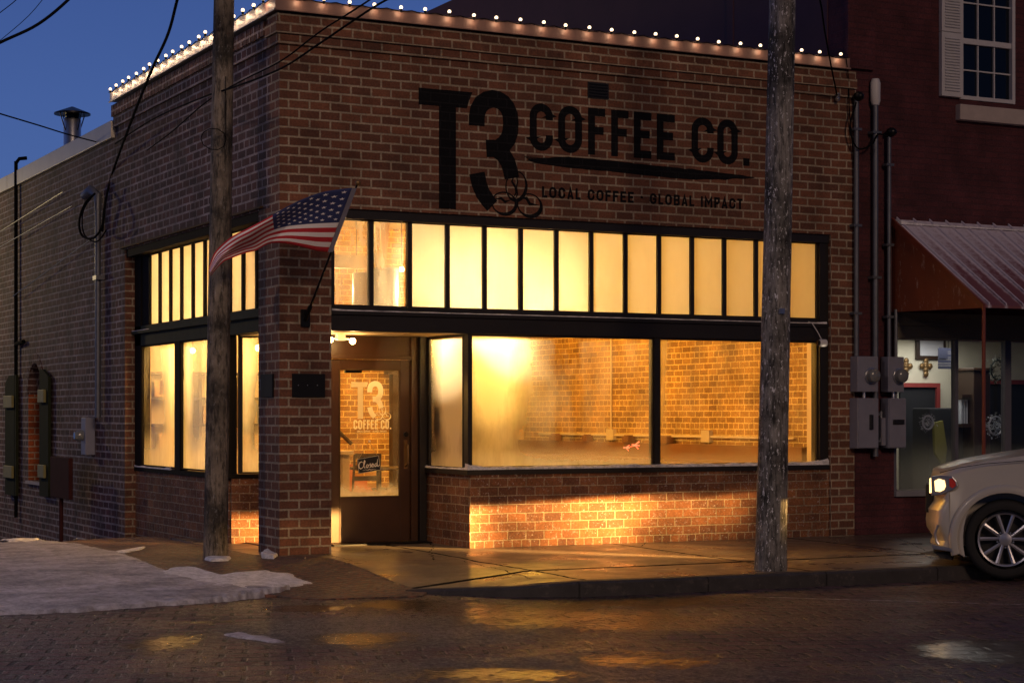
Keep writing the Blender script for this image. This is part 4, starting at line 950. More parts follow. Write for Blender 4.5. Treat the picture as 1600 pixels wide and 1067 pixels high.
# ================================================================ porch emergency fixture
t = thing('twin_head_lamp', (.97, .95, 2.28), 'small fixture with two glowing bulbs at the top of the porch by the pillar', 'lamp')
q1 = onY(516, 531, .9); q2 = onY(551, 533, .9); qc = (q1+q2)/2
MB().box(qc.x-.05, qc.x+.05, .9, .96, qc.z, 2.349).build('box', M['white_paint'], t, bevel=.006)
for q in (q1, q2):
    MB().tube([(qc.x, .92, qc.z+.01), ((q.x+qc.x)/2, .91, qc.z+.02), (q.x, .92, q.z+.015)], .01, 6).build('arm', M['white_paint'], t)
    MB().ball(q, .034).build('bulb', M['bulb_warm'], t)
    lamp('bulb_light', 'POINT', q + Vector((0, -.05, -.05)), 3.4, (1, .55, .17), .025, parent=t)
# ================================================================ neighbour building
nb = thing('brick_neighbour_building', (9, 3, 0), 'two storey dark red painted brick building right of the coffee shop', 'building')
b = MB(); NY = .02
wx0, wx1, wz0, wz1 = 9.03, 9.93, 5.42, 7.15; sx0, sx1, sz0, sz1 = 8.0, 14.0, .52, 2.40
b.box(XE+.001, sx0, NY, .4, -.3, sz1); b.box(XE+.001, 14.5, NY, .4, sz1, wz0); b.box(sx0, 14.5, NY, .4, -.3, sz0); b.box(14.0, 14.5, NY, .4, sz0, sz1)
b.box(7.28, wx0, NY, .4, wz0, wz1); b.box(wx1, 14.5, NY, .4, wz0, wz1); b.box(7.28, 14.5, NY, .4, wz1, 9.2)
b.build('front_wall', M['brick_paint'], nb)
b = MB(); b.box(7.272, 7.6, .40, 13, 5.16, 8.7); b.box(7.265, 7.28, 2.46, 2.62, 5.16, 8.7)
b.build('party_wall', plain('red_rendered_wall', (.10, .034, .034), .75, 0, .35, 1.3, .3), nb)
b = MB(); b.box(7.262, 7.66, -.035, .019, 5.66, 9.2); b.build('corner_pilaster', M['brick_paint'], nb)
b = MB(); b.box(8.97, 10.15, -.07, .06, 5.15, 5.345); b.build('window_sill', M['stone'], nb, bevel=.01)
wn = MB()
wn.box(wx0, wx0+.05, .0, .12, wz0, wz1); wn.box(wx1-.05, wx1, .0, .12, wz0, wz1); wn.box(wx0+.05, wx1-.05, .001, .119, wz0, wz0+.05); wn.box(wx0+.05, wx1-.05, .001, .119, wz1-.05, wz1)
zm = 6.16
wn.box(wx0+.05, wx1-.05, .02, .10, zm-.035, zm+.035)
wf = wn.build('sash_window', M['white_paint'], nb, bevel=.004)
b = MB(); gx0, gx1 = wx0+.05, wx1-.05
for (za, zb, y) in ((wz0+.05, zm-.035, .05), (zm+.035, wz1-.05, .05)):
    for k in (1, 2): x = gx0+(gx1-gx0)*k/3; b.box(x-.009, x+.009, y-.015, y+.01, za, zb)
    zc = (za+zb)/2; b.box(gx0, gx1, y-.012, y+.008, zc-.009, zc+.009)
b.build('glazing_bars', M['white_paint'], wf)
b = MB(); b.box(gx0, gx1, .062, .066, wz0+.05, wz1-.05); b.build('pane', M['dark_glass'], wf)
b = MB(); b.box(8.70, 9.02, -.045, .019, 5.43, 6.23); b.box(8.70, 9.02, -.045, .019, 6.235, 7.1); b.m = 0
sh = b.build('shutter', M['white_paint'], nb, bevel=.006)
b = MB()
for k in range(44):
    z = 5.50+k*.036
    if abs(z-6.23) > .06 and z < 7.05: b.add([(8.745, -.046, z+.02), (8.975, -.046, z+.02), (8.975, -.064, z), (8.745, -.064, z), (8.745, -.046, z-.008), (8.975, -.046, z-.008)], [(0,1,2,3), (3,2,5,4), (0,3,4), (1,5,2)])
b.build('louvre', M['white_paint'], sh)
# shop front
b = MB(); b.box(sx0, sx1, -.012, .018, sz1+.002, 2.72); b.box(sx0, sx1, -.03, -.012, 2.56, 2.60); b.build('signboard', M['khaki'], nb)
b = MB(); b.box(sx0, sx1, -.03, .10, sz0-.07, sz0); b.build('shop_sill', plain('frosty_sill', (.22, .22, .25), .7), nb, bevel=.005)
nf = thing('shop_window', (8.5, .05, .5), 'wide dark shop window with frost and goods behind it under the metal awning', 'window')
b = MB()
for x, w_ in ((8.0, .04), (8.965, .05), (9.78, .10), (11.4, .06)): b.box(x, x+w_, .02, .10, sz0, sz1)
b.build('frame', plain('grey_window_frame', (.10, .10, .13), .5), nf)
NG = glassmat('frosted_shop_glass', .12, [(8.75, .7, 1.5, .3, .10)], -.03, (.55, 1.25, .16), 2.0, (.85, .87, .92))
MB().box(8.04, 13.9, .06, .064, sz0, sz1).build('pane', NG, nf)
# room behind it
b = MB(); b.box(7.6, 14, 2.2, 2.3, -.2, 2.6); b.box(7.6, 14, .4, 2.2, 2.5, 2.55); b.box(7.6, 14, .4, 2.2, -.2, .1); b.box(7.62, 7.68, .41, 2.19, .1, 2.5); b.build('shop_interior', M['cream_wall'], nb)
lamp('shop_lamp', 'AREA', (9.9, 1.35, 2.45), 24, (1, .93, .78), 1.0, (9.9, 1.5, 0), parent=nb)
def inr(px, py, y): return onY(px, py, y)
# dark openings with red trim on the back wall
def opening(px0, px1, pyt, label_):
    a = inr(px0, pyt, 2.19); c = inr(px1, pyt, 2.19)
    b = MB(); b.box(a.x, c.x, 2.16, 2.199, .1, a.z-.06); b.build('dark_doorway', M['dark_room'], nb)
    b = MB(); b.box(a.x-.05, c.x+.06, 2.12, 2.158, a.z-.06, a.z); b.box(c.x, c.x+.06, 2.12, 2.158, .1, a.z-.061); b.build('doorway_trim', M['red_trim'], nb)
opening(1405, 1459, 598, ''); opening(1522, 1640, 593, '')
fr = thing('picture_frame', inr(1455, 545, 2.15), 'dark framed pale picture on the cream wall inside the next shop', 'picture')
a = inr(1433, 535, 2.15); c = inr(1478, 562, 2.15)
MB().box(a.x, c.x, 2.15, 2.19, c.z, a.z+.25).build('frame', M['dark_wood'], fr); MB().box(a.x+.05, c.x-.05, 2.143, 2.151, c.z+.05, a.z+.2).build('picture', M['white_paint'], fr)
for k, px in enumerate((1417, 1448)):
    q = inr(px, 573, 2.15); x, z = q.x, q.z; b = MB()
    for (dx, dz) in ((0, .085), (0, -.10), (-.07, .01), (.07, .01), (0, .01), (0, -.04), (0, .04)): b.ball((x+dx, 2.16, z+dz), .042, 10, (1, .5, 1))
    tag(b.build('wall_cross', M['brass'], smooth=True), ['bronze rounded cross on the cream wall, left one nearest the meters', 'bronze rounded cross on the cream wall, right one below the framed picture'][k], 'cross', 'crosses on the wall')
q = inr(1482, 560, 1.2); t = thing('hanging_flag_sign', q, 'small dark striped hanging flag in the next shop window', 'flag')
b = MB()
for k in range(7): b.box(q.x-.17, q.x+.17, 1.2, 1.21+.002*(k % 2), q.z-.14+.04*k, q.z-.103+.04*k); b.m = (k+1) % 2
navy = plain('faded_navy', (.02, .024, .055), .8); grey = plain('faded_grey', (.075, .075, .10), .8)
b.build('stripes', [navy, grey], t); MB().box(q.x-.172, q.x-.02, 1.19, 1.199, q.z+.0, q.z+.14).build('canton', navy, t); MB().tube([(q.x, 1.205, q.z+.14), (q.x, 1.205, 2.49)], .006, 5).build('cord', M['cable'], t)
def wreath(px, py, y, r, mat, label, hang=False, spiky=False):
    q = inr(px, py, y); t = thing('wreath', q, label, 'wreath'); b = MB()
    for k in range(170):
        a = random.uniform(0, 2*math.pi); rr = r*(.68+random.uniform(-.30, .32)) if not spiky else r*random.uniform(.1, 1.0)
        c = q + Vector((rr*math.cos(a), random.uniform(-.05, .05), rr*math.sin(a))); s_ = r*.17
        d1 = Vector((random.uniform(-1, 1), random.uniform(-1, 1), random.uniform(-1, 1)))*s_; d2 = Vector((random.uniform(-1, 1), random.uniform(-1, 1), random.uniform(-1, 1)))*s_*.6
        b.add([c, c+d1, c+d1*.6+d2], [(0, 1, 2)]); b.add([c, c-d1, c-d1*.5+d2], [(0, 1, 2)])
    b.build('foliage', mat, t, fixn=False)
    b = MB(); b.tube([q + Vector((r*.7*math.cos(2*math.pi*k/16), 0, r*.7*math.sin(2*math.pi*k/16))) for k in range(17)], .012, 5, False); b.build('ring', mat, t)
    return t
wreath(1560, 578, .8, .19, M['leaf'], 'dark leafy wreath hanging high in the next shop window right of the red post')
wreath(1450, 660, .15, .12, M['frost_white'], 'small pale snowflake ornament on the next shop glass, left pane', spiky=True)
wreath(1556, 665, .3, .17, M['frost_white'], 'pale glittering round ornament right of the red post', spiky=True)
t = thing('plate_rack', inr(1510, 640, 1.4), 'rack of upright white plates beside the red post in the next shop', 'rack')
q = inr(1510, 642, 1.4)
for k in range(6):
    MB().box(q.x-.13+.045*k, q.x-.11+.045*k, 1.35, 1.42, q.z-.17, q.z+.15).build('plate', M['frost_white'], t)
MB().box(q.x-.16, q.x+.2, 1.3, 1.5, q.z-.22, q.z-.17).build('shelf', M['dark_wood'], t); MB().box(q.x-.16, q.x+.2, 1.3, 1.5, q.z+.18, q.z+.22).build('top_shelf', M['dark_wood'], t)
t = thing('display_cabinet', inr(1520, 660, 1.3), 'tall dark cabinet standing behind the red awning post in the next shop', 'cabinet')
q = inr(1533, 560, 1.3); MB().box(q.x-.17, q.x+.12, 1.25, 1.6, .1, 2.05).build('carcass', M['dark_wood'], t, bevel=.01); MB().box(q.x-.2, q.x+.15, 1.22, 1.62, 2.05, 2.09).build('top', M['dark_wood'], t, bevel=.01)
t = thing('draped_easel', inr(1470, 670, 1.4), 'dark covered display with a yellow green cloth in the next shop window', 'display')
q = inr(1478, 680, 1.4); MB().box(q.x-.25, q.x+.35, 1.45, 1.8, .1, 1.55).build('stand', M['dark_room'], t, bevel=.02)
MB().prism([(q.x-.2, 1.35), (q.x-.05, 1.38), (q.x+.02, 1.0), (q.x-.02, .75), (q.x-.18, .95)], 'y', 1.40, 1.445).build('cloth', plain('olive_yellow_cloth', (.16, .15, .03), .8), t)
# awning
aw = thing('metal_awning', (8, -.8, 3), 'red standing seam metal awning dusted with snow over the next shop', 'awning')
def awnmat():
    m, t, b = newmat('snow_dusted_red_metal')
    p = pos(t); s = t.nodes.new('ShaderNodeSeparateXYZ'); t.links.new(p, s.inputs[0])
    f = noi(t, 16, 6, .75)
    u = math_(t, 'FRACT', math_(t, 'DIVIDE', math_(t, 'SUBTRACT', s.outputs[0], 8.02), .255))
    band = ramp(t, u, [(.06, (.62,)*3), (.30, (.30,)*3), (.75, (.22,)*3), (.98, (.50,)*3)])
    g = t.nodes.new('ShaderNodeMapRange'); t.links.new(s.outputs[1], g.inputs[0]); g.inputs[1].default_value = -1.6; g.inputs[2].default_value = -.1; g.inputs[3].default_value = -.12; g.inputs[4].default_value = .30
    k = ramp(t, math_(t, 'ADD', math_(t, 'ADD', math_(t, 'MULTIPLY', f, .5), band), g.outputs[0]), [(.52, (.05,)*3), (.80, (.95,)*3)])
    t.links.new(mixc(t, k, (.15, .034, .036), (.62, .58, .68)), b.inputs['Base Color']); b.inputs['Roughness'].default_value = .5
    bump(t, b, f, .3, .01); return m
M['awning'] = awnmat()
def flakemat():
    m, t, b = newmat('flaking_orange_brown_paint')
    f = ramp(t, noi(t, 7, 7, .75, vmap(t, pos(t), (1, 1.6, .5))), [(.58, (0,0,0)), (.63, (1,1,1))])
    t.links.new(mixc(t, f, mixc(t, noi(t, 3, 4), (.24, .058, .022), (.15, .035, .018)), (.36, .25, .20)), b.inputs['Base Color']); b.inputs['Roughness'].default_value = .6
    bump(t, b, f, .3, .005); return m
M['flake'] = flakemat()
ax0, ax1 = 7.96, 14.2; ez, ey, tz = 2.69, -1.66, 3.86
b = MB(); b.prism([(.0, tz), (ey, ez+.03), (ey, ez), (0, tz-.04)], 'x', ax0, ax1); b.build('metal_sheet', M['awning'], aw)
x = ax0+.06; k = 0
while x < ax1:
    b = MB(); b.prism([(.0, tz+.03), (ey-.01, ez+.058), (ey-.01, ez+.03), (0, tz+.001)], 'x', x, x+.018); b.build('seam', M['awning'], aw); x += .255
b = MB(); b.prism([(.005, tz-.05), (ey+.05, ez), (.005, ez+.03)], 'x', ax0+.01, ax0+.03); b.build('gable_panel', M['flake'], aw)
b = MB(); b.obox((ax0-.012, 0), (ax0-.012, ey), .001, 0, 0) if False else b.prism([(.0, tz+.02), (ey-.01, ez+.04), (ey-.01, ez-.03), (0, tz-.07)], 'x', ax0-.022, ax0+.008); b.build('rake_trim', M['post_red'], aw)
b = MB(); b.tube([(ax0+.02, ey+.03, -.02), (ax0+.02, ey+.03, ez)], .022, 10); b.build('post', M['post_red'], aw)
b = MB(); b.tube([(ax0+3.2, ey+.03, -.02), (ax0+3.2, ey+.03, ez)], .022, 10); b.build('post', M['post_red'], aw)
snowstrip('ridge_snow', (ax0+.02, -.14), (ax1, -.14), .13, .035, aw, tz-.07)
# ================================================================ meters and conduits
def conduit(x, ztop, zb, r, label, head='round', y=-.07):
    t = thing('service_conduit', (x, y, zb), label, 'pipe', 'conduits by the meters')
    MB().tube([(x, y, zb), (x, y, ztop)], r, 10).build('pipe', M['conduit'], t, smooth=True)
    for z in (zb+.5, (zb+ztop)/2, ztop-.4): MB().box(x-r-.03, x+r+.03, y-r-.004, y+r+.03, z, z+.03).build('strap', M['conduit'], t)
    if head == 'round':
        MB().ball((x+.01, y-.03, ztop+.01), .065, 12, (1, 1.2, .9)).build('weatherhead', M['metal_dark'], t, smooth=True)
    else:
        MB().lathe([(.045, ztop-.05), (.06, ztop), (.062, ztop+.22), (.045, ztop+.27)], (x, y, 0), 12).build('weatherhead', M['white_paint'], t, smooth=True)
    return t
conduit(7.365, 5.30, 2.17, .030, 'thin grey conduit with dark weatherhead, left of the three by the meters', y=-.06)
conduit(7.66, 5.28, .95, .036, 'tallest dark conduit with a white cap between the two meters', 'cap', y=-.05)
conduit(7.86, 4.90, 2.14, .027, 'shortest grey conduit with dark weatherhead, right of the three by the meters', y=-.06)
def meter(x0, x1, label):
    t = thing('electric_meter', ((x0+x1)/2, -.1, 1.7), label, 'meter', 'electric meters')
    MB().box(x0, x1, -.15, -.001, 1.735, 2.165).build('meter_box', M['grey_box'], t, bevel=.008)
    c = ((x0+x1)/2+.04, -.15, 1.93)
    MB().lathe([(.098, 0), (.098, -.02), (.085, -.022)], c, 20, 'y').build('ring', M['steel'], t, smooth=True)
    MB().lathe([(.082, -.02), (.080, -.09), (.06, -.11), (.01, -.115)], c, 20, 'y').build('glass_dome', M['meter_glass'], t, smooth=True)
    return t
meter(7.315, 7.625, 'grey electric meter with round glass dome, left of the pair'); meter(7.775, 8.02, 'grey electric meter with round glass dome, right of the pair')
def disc(x0, x1, label, slot):
    t = thing('disconnect_box', ((x0+x1)/2, -.1, 1.3), label, 'electrical box', 'disconnect boxes')
    MB().box(x0, x1, -.16, -.001, 1.05, 1.66).build('enclosure', M['grey_box'], t, bevel=.008)
    MB().box(x0+.008, x1-.008, -.172, -.16, 1.06, 1.652).build('cover', M['grey_box'], t, bevel=.004)
    xm = (x0+x1)/2
    if slot: MB().box(xm+.01, xm+.055, -.20, -.172, 1.28, 1.46).build('lever', M['black'], t, bevel=.006)
    else: MB().box(xm-.08, xm+.09, -.19, -.172, 1.34, 1.40).build('lever', M['black'], t, bevel=.006)
    MB().tube([(xm, -.08, 1.66), (xm, -.08, 1.735)], .02, 8).build('nipple', M['steel'], t)
disc(7.305, 7.62, 'grey disconnect box with upright black lever under the left meter', True); disc(7.775, 8.04, 'grey disconnect box with level black lever under the right meter', False)
t = thing('junction_pipe', (7.7, -.1, 1.1), 'short grey pipe elbow joining the two disconnect boxes', 'pipe')
MB().tube([(7.62, -.08, 1.13), (7.70, -.08, 1.13), (7.72, -.08, 1.2), (7.72, -.08, 1.5)], .022, 8).build('elbow', M['conduit'], t, smooth=True)
b = MB(); b.box(7.70, 7.768, -.12, -.03, 1.08, 1.42); b.build('fitting', M['grey_box'], t, bevel=.01)
t = thing('utility_box', (8.2, -.1, 1.2), 'small grey box on a thin pipe at the left edge of the shop window', 'electrical box')
q = onY(1410, 650, -.1); MB().tube([(q.x-.07, -.06, 1.4), (q.x-.07, -.06, 2.75)], .022, 8).build('pipe', M['conduit'], t, smooth=True); MB().box(q.x-.11, q.x+.02, -.13, -.02, 1.1, 1.45).build('box', M['grey_box'], t, bevel=.015)
# security camera at the right end of the beam
t = thing('security_camera', (6.93, -.03, 2.3), 'small white security camera under the right end of the black beam', 'camera')
q = onY(1283, 536, -.08); MB().lathe([(.035, .0), (.045, .02), (.045, .10), (.03, .11)], (q.x-.05, q.y-.02, q.z), 12, 'x').build('body', M['white_paint'], t, smooth=True)
MB().lathe([(.036, -.01), (.036, .012)], (q.x-.055, q.y-.02, q.z), 12, 'x').build('lens', M['black'], t)
MB().tube([(q.x+.03, q.y+.02, q.z+.03), (q.x+.02, -.0, q.z+.12), (q.x-.05, .03, q.z+.24), (q.x-.10, .034, q.z+.26)], .006, 5).build('cable', M['white_paint'], t)
lamp('camera_light', 'POINT', q + Vector((.0, -.06, -.06)), .05, (1, .8, .55), .01, parent=t)
# ================================================================ utility poles
def polemat(name, c1, c2, spk):
    m, t, b = newmat(name); p = pos(t)
    f = noi(t, 9, 7, .7, vmap(t, p, (3.2, 3.2, .22))); f2 = noi(t, 60, 5, .7, vmap(t, p, (1, 1, .25))); bl = noi(t, 1.6, 5, .65)
    c = mixc(t, f, c1, c2); c = mixc(t, 1., c, ramp(t, bl, [(.38, (.22,)*3), (.56, (1.15,)*3)]), 'MULTIPLY'); c = mixc(t, 1., c, ramp(t, noi(t, 14, 6, .75, vmap(t, p, (2, 2, .35))), [(.40, (.25,)*3), (.52, (1.1,)*3)]), 'MULTIPLY')
    c = mixc(t, ramp(t, noi(t, 26, 3, .8, vmap(t, p, (1.4, 1.4, .6))), [(.60, (0,0,0)), (.64, (spk,)*3)]), c, (.85, .85, .90))
    t.links.new(c, b.inputs['Base Color']); b.inputs['Roughness'].default_value = .85
    bump(t, b, math_(t, 'ADD', f, math_(t, 'MULTIPLY', f2, .6)), 1., .022); return m
M['pole1'] = polemat('weathered_pole_wood', (.10, .08, .06), (.30, .25, .20), .12)
M['pole2'] = polemat('frosted_pole_wood', (.045, .040, .038), (.42, .40, .38), .9)
def pole(name, bx, by, bz, tx, ty, tz_, r0, r1, mat, label, extra):
    t = thing(name, (bx, by, bz), label, 'utility pole', 'wooden utility poles'); b = MB(); n, sg = 60, 28; vs = []
    for i in range(n+1):
        u = i/n; r = r0 + (r1-r0)*u + (.025*math.exp(-u*40) if extra else 0); c = Vector((bx, by, bz-.2)).lerp(Vector((tx, ty, tz_)), u)
        for k in range(sg):
            a = 2*math.pi*k/sg; rr = r*(1 + .025*noise.noise(Vector((math.cos(a)*2.5, math.sin(a)*2.5, u*2))) + .012*noise.noise(Vector((math.cos(a)*9, math.sin(a)*9, u*3))))
            vs.append((c.x+rr*math.cos(a), c.y+rr*math.sin(a), c.z))
    b.add(vs, [(i*sg+k, i*sg+(k+1) % sg, (i+1)*sg+(k+1) % sg, (i+1)*sg+k) for i in range(n) for k in range(sg)] + [tuple(range(n*sg, n*sg+sg))])
    b.build('shaft', mat, t, smooth=True, angle=180); return t
p1 = pole('utility_pole', -.655, .12, 0, -.50, .12, 9.2, .124, .092, M['pole1'], 'brown wooden utility pole in front of the left corner window', False)
MB().tube([(-.60, -.06, 4.9)]+[(-.60+.13*math.cos(a/10*6.28)-.13, -.07-.02*math.sin(a), 4.25+.11*math.sin(a/10*6.28)) for a in range(11)], .005, 5).build('wire_coil', M['cable'], p1)
p2 = pole('utility_pole', 3.70, -3.5, -.03, 3.93, -3.5, 9.0, .150, .112, M['pole2'], 'frost speckled dark wooden utility pole on the pavement near the car', True)
MB().box(3.70, 3.76, -3.655, -3.638, 2.42, 2.47).build('pole_tag', M['steel'], p2)
# ================================================================ flag on the pillar
tip = W(558, 289, 18.45); brk = onY(478, 497, -.03)
fl = thing('flag', brk, 'american flag with stars and stripes streaming left from a slanted pole on the pillar', 'flag')
MB().tube([brk, tip], .013, 8, r2=.010).build('flagpole', M['metal_dark'], fl, smooth=True)
MB().ball(tip+Vector((.01, 0, .02)), .03, 10).build('finial', M['brass'], fl, smooth=True)
b = MB(); b.box(brk.x-.05, brk.x+.05, -.025, -.001, brk.z-.09, brk.z+.09); d_ = (tip-brk).normalized(); b.tube([brk-d_*.03, brk+d_*.16], .024, 10); b.build('bracket', M['metal_dark'], fl)
Tp = [(550, 294), (505, 300), (470, 312), (442, 326), (415, 342), (390, 356), (364, 370), (346, 384), (334, 398), (326, 420)]
Bp = [(512, 394), (495, 392), (474, 386), (446, 380), (421, 381), (400, 392), (384, 396), (362, 404), (348, 410), (329, 431)]
def cat(L, t):
    t *= len(L)-1; i = min(int(t), len(L)-2); f = t-i; g = lambda k: Vector(L[max(0, min(len(L)-1, k))])
    p0, p1_, p2_, p3 = g(i-1), g(i), g(i+1), g(i+2)
    return .5*((2*p1_) + (p2_-p0)*f + (2*p0-5*p1_+4*p2_-p3)*f*f + (3*p1_-p0-3*p2_+p3)*f**3)
dT, dB = 18.46, 18.85
def FL(u, v, off=0.):
    """u along the fly, v from top (0) to bottom (1)"""
    a = cat(Tp, u); c = cat(Bp, u)
    vv = v + .05*math.sin(v*math.pi*2+u*7)*u
    q = a.lerp(c, vv)
    dep = dT + (dB-dT)*(vv*(1-u)) + .10*math.sin(u*9 + v*2.2)*(.25+u*.8) + .09*math.sin(v*7 - u*6)*u + off
    return W(q.x, q.y, dep)
fm = [plain('flag_red', (.50, .022, .035), .8, 0, .1, 60, .1), plain('flag_white', (.85, .80, .82), .8, 0, .08, 60, .1), plain('flag_blue', (.025, .035, .13), .8, 0, .1, 60, .1)]
b = MB(); nu, nv = 90, 26; vs = [FL(i/nu, j/nv) for j in range(nv+1) for i in range(nu+1)]; b.v = [tuple(p) for p in vs]
for j in range(nv):
    for i in range(nu):
        s_ = j//2; m_ = 0 if s_ % 2 == 0 else 1
        if s_ < 7 and i/nu < .40: m_ = 2
        b.f.append((j*(nu+1)+i, j*(nu+1)+i+1, (j+1)*(nu+1)+i+1, (j+1)*(nu+1)+i)); b.mi.append(m_)
cl = b.build('cloth', fm, fl, smooth=True, angle=180, fixn=False)
so_ = cl.modifiers.new('th', 'SOLIDIFY'); so_.thickness = .003
b = MB(); W0 = .40; H0_ = 7/13
for r_ in range(9):
    for c_ in range(11):
        if (r_+c_) % 2: continue
        u0 = W0*(c_+1)/12; v0 = H0_*(r_+1)/10; vs = []
        for k in range(10):
            a = math.pi*k/5; rr = 1 if k % 2 == 0 else .42
            vs.append(FL(u0 + .0135*rr*math.sin(a), v0 - .024*rr*math.cos(a), -.008))
        b.add(vs, [tuple(range(10))])
b.build('stars', fm[1], cl, fixn=False)
# heading strip
b = MB(); vs = []
for j in range(21):
    for u_ in (-.018, .0): 
        a = cat(Tp, 0).lerp(cat(Bp, 0), j/20); q = W(a.x - u_*420, a.y, dT + (dB-dT)*(j/20) - .004); vs.append(q)
b.add(vs, [(2*j, 2*j+1, 2*j+3, 2*j+2) for j in range(20)]); b.build('heading', plain('grey_canvas', (.20, .19, .24), .8), fl, fixn=False)
# ================================================================ side wall fittings
def shutter(y0, y1, zb, zt, label, slope):
    t = thing('wooden_shutter', (-.04, (y0+y1)/2, zb), label, 'shutter', 'green shutters beside the niche')
    b = MB(); b.prism([(y0, zb), (y1, zb), (y1, zt-(slope if slope > 0 else 0)), (y1-(y1-y0)*.35, zt-.0*slope), (y0, zt+(slope if slope < 0 else 0))], 'x', -.075, -.03); b.build('board', M['shutter_green'], t, bevel=.004)
    for z in (zb+.28, zb+1.42):
        q = MB(); q.box(-.12, -.076, y0+.12, y1-.06, z, z+.20); q.build('block', M['bracket'], t, bevel=.012)
a = onX(22, 640, 0); c = onX(76, 640, 0)
shutter(onX(32, 640).y, onX(15, 640).y, .15, 2.10, 'dark green shutter at the far left of the arched brick niche', .12)
shutter(onX(83, 640).y, onX(69, 640).y, .22, 2.15, 'dark green shutter at the right of the arched brick niche', -.12)
t = thing('side_meter', (-.1, 7.5, 1.1), 'grey meter box on the side wall at the foot of the conduit', 'meter')
MB().box(-.14, -.002, 7.42, 7.66, .90, 1.42).build('box', M['grey_box'], t, bevel=.01)
MB().lathe([(.075, -.14), (.075, -.22), (.05, -.26)], (0, 7.56, 1.17), 16, 'x').build('dial', M['meter_glass'], t, smooth=True)
t = thing('side_conduit', (-.07, 7.5, 1.4), 'upright grey conduit with a hooded head on the side wall', 'pipe')
xq = -.07; yq = onX(153, 560, xq).y
MB().tube([(xq, yq, 1.42), (xq, yq, 4.25)], .042, 10).build('pipe', M['conduit'], t, smooth=True)
hd = onX(149, 303, -.1); MB().tube([(xq, yq, 4.25), (xq, yq, hd.z-.02), (xq-.06, yq+.15, hd.z+.06), (xq-.1, yq+.35, hd.z)], [.05, .055, .07, .06], 10).build('hood', M['conduit'], t, smooth=True)
MB().box(-.12, 0, yq-.09, yq+.09, 3.3, 3.36).build('strap', M['conduit'], t)
t = thing('wall_drainpipe', (-.05, 13.2, 2), 'thin black pipe running down the side wall at the far left', 'pipe')
y_ = onX(25, 560, -.05).y; MB().tube([(-.05, y_, 5.55), (-.05, y_, -.2)], .03, 8).build('pipe', M['cable'], t); MB().tube([(.1, y_-.1, 5.6), (-.02, y_-.1, 5.58), (-.05, y_, 5.52)], .03, 8).build('top_bend', M['cable'], t); MB().tube([(-.05, y_-.02, 2.6), (-.05, y_-.55, 2.62)], .035, 8).build('side_branch', M['cable'], t)
t = thing('board_on_post', (-.35, 9.3, 0), 'dark red board on a thin post standing against the side wall', 'sign')
q0 = onX(97, 750, -.3); MB().box(-.34, -.28, q0.y-.55, q0.y+.55, .28, .86).build('board', M['rust_box'], t, bevel=.01); MB().tube([(-.30, q0.y+.05, -.45), (-.30, q0.y+.05, .28)], .03, 8).build('post', M['rust_box'], t)
# chimney flue on the roof
t = thing('flue_pipe', (.9, 12.1, 5.15), 'galvanised flue pipe with a conical rain cap on the roof', 'chimney')
q = W(113, 200, 30.3); sc = 30.3/FPX
MB().lathe([(13.5*sc, -1.0), (13.5*sc, .28), (12*sc, .30)], (q.x, q.y, q.z-.16), 20).build('pipe', M['steel'], t, smooth=True)
MB().lathe([(28*sc, q.z+.21), (28*sc, q.z+.235), (2*sc, q.z+.34)], (q.x, q.y, 0), 24).build('cap', M['metal_dark'], t, smooth=True, angle=30)
for k in range(4):
    a = k*math.pi/2+.4; MB().tube([(q.x+23*sc*math.cos(a), q.y+23*sc*math.sin(a), q.z+.215), (q.x+13.6*sc*math.cos(a), q.y+13.6*sc*math.sin(a), q.z-.05)], .010, 5).build('strut', M['metal_dark'], t)
MB().lathe([(11.5*sc, q.z+.10), (11.5*sc, q.z+.21)], (q.x, q.y, 0), 16).build('collar', M['metal_dark'], t)
# ================================================================ wires
def wire(pts, r, label, n=24):
    b = MB(); L = pts; c = []
    for i in range(n+1):
        t_ = i/n*(len(L)-1); k = min(int(t_), len(L)-2); f = t_-k; g = lambda j: Vector(L[max(0, min(len(L)-1, j))])
        p0, p1_, p2_, p3 = g(k-1), g(k), g(k+1), g(k+2)
        c.append(.5*((2*p1_) + (p2_-p0)*f + (2*p0-5*p1_+4*p2_-p3)*f*f + (3*p1_-p0-3*p2_+p3)*f**3))
    b.tube(c, r, 6); return tag(b.build('overhead_cable', M['cable'], smooth=True), label, 'cable')
wire([W(300, -90, 17.5), W(277, 0, 18.5), W(262, 55, 19.6), W(236, 112, 21), W(205, 190, 23), W(176, 270, 25.2), onX(164, 320, -.1), onX(160, 362, -.08)], .016, 'thick twisted service cable dropping to the conduit on the side wall', 40)
wire([onX(148, 303, -.2), onX(133, 318, -.25), onX(124, 345, -.25), onX(128, 368, -.22), onX(146, 372, -.2), onX(160, 352, -.2), onX(164, 320, -.15)], .016, 'loop of slack cable hanging round the conduit head', 30)
wire([onX(146, 305, -.2), onX(130, 330, -.28), onX(131, 365, -.26), onX(150, 378, -.2), onX(166, 360, -.2)], .010, 'thinner second loop of cable at the conduit head', 30)
wire([W(-60, 98, 14), W(0, 67, 14), W(60, 38, 14), W(112, -5, 14), W(150, -50, 14)], .012, 'thick black cable crossing the upper left corner of the sky')
wire([W(-20, 35, 24), W(20, 5, 24), W(40, -15, 24)], .006, 'fine wire at the very top left corner of the sky', 8)
wire([W(-10, 72, 26), W(45, 25, 26), W(80, -18, 26)], .005, 'faint wire between the thick cable and the fine wire', 8)
wire([W(-20, 171, 22), W(0, 178, 22), W(60, 196, 23), W(105, 210, 25), onX(150, 222, -.05)], .009, 'thin wire running past the roof flue')
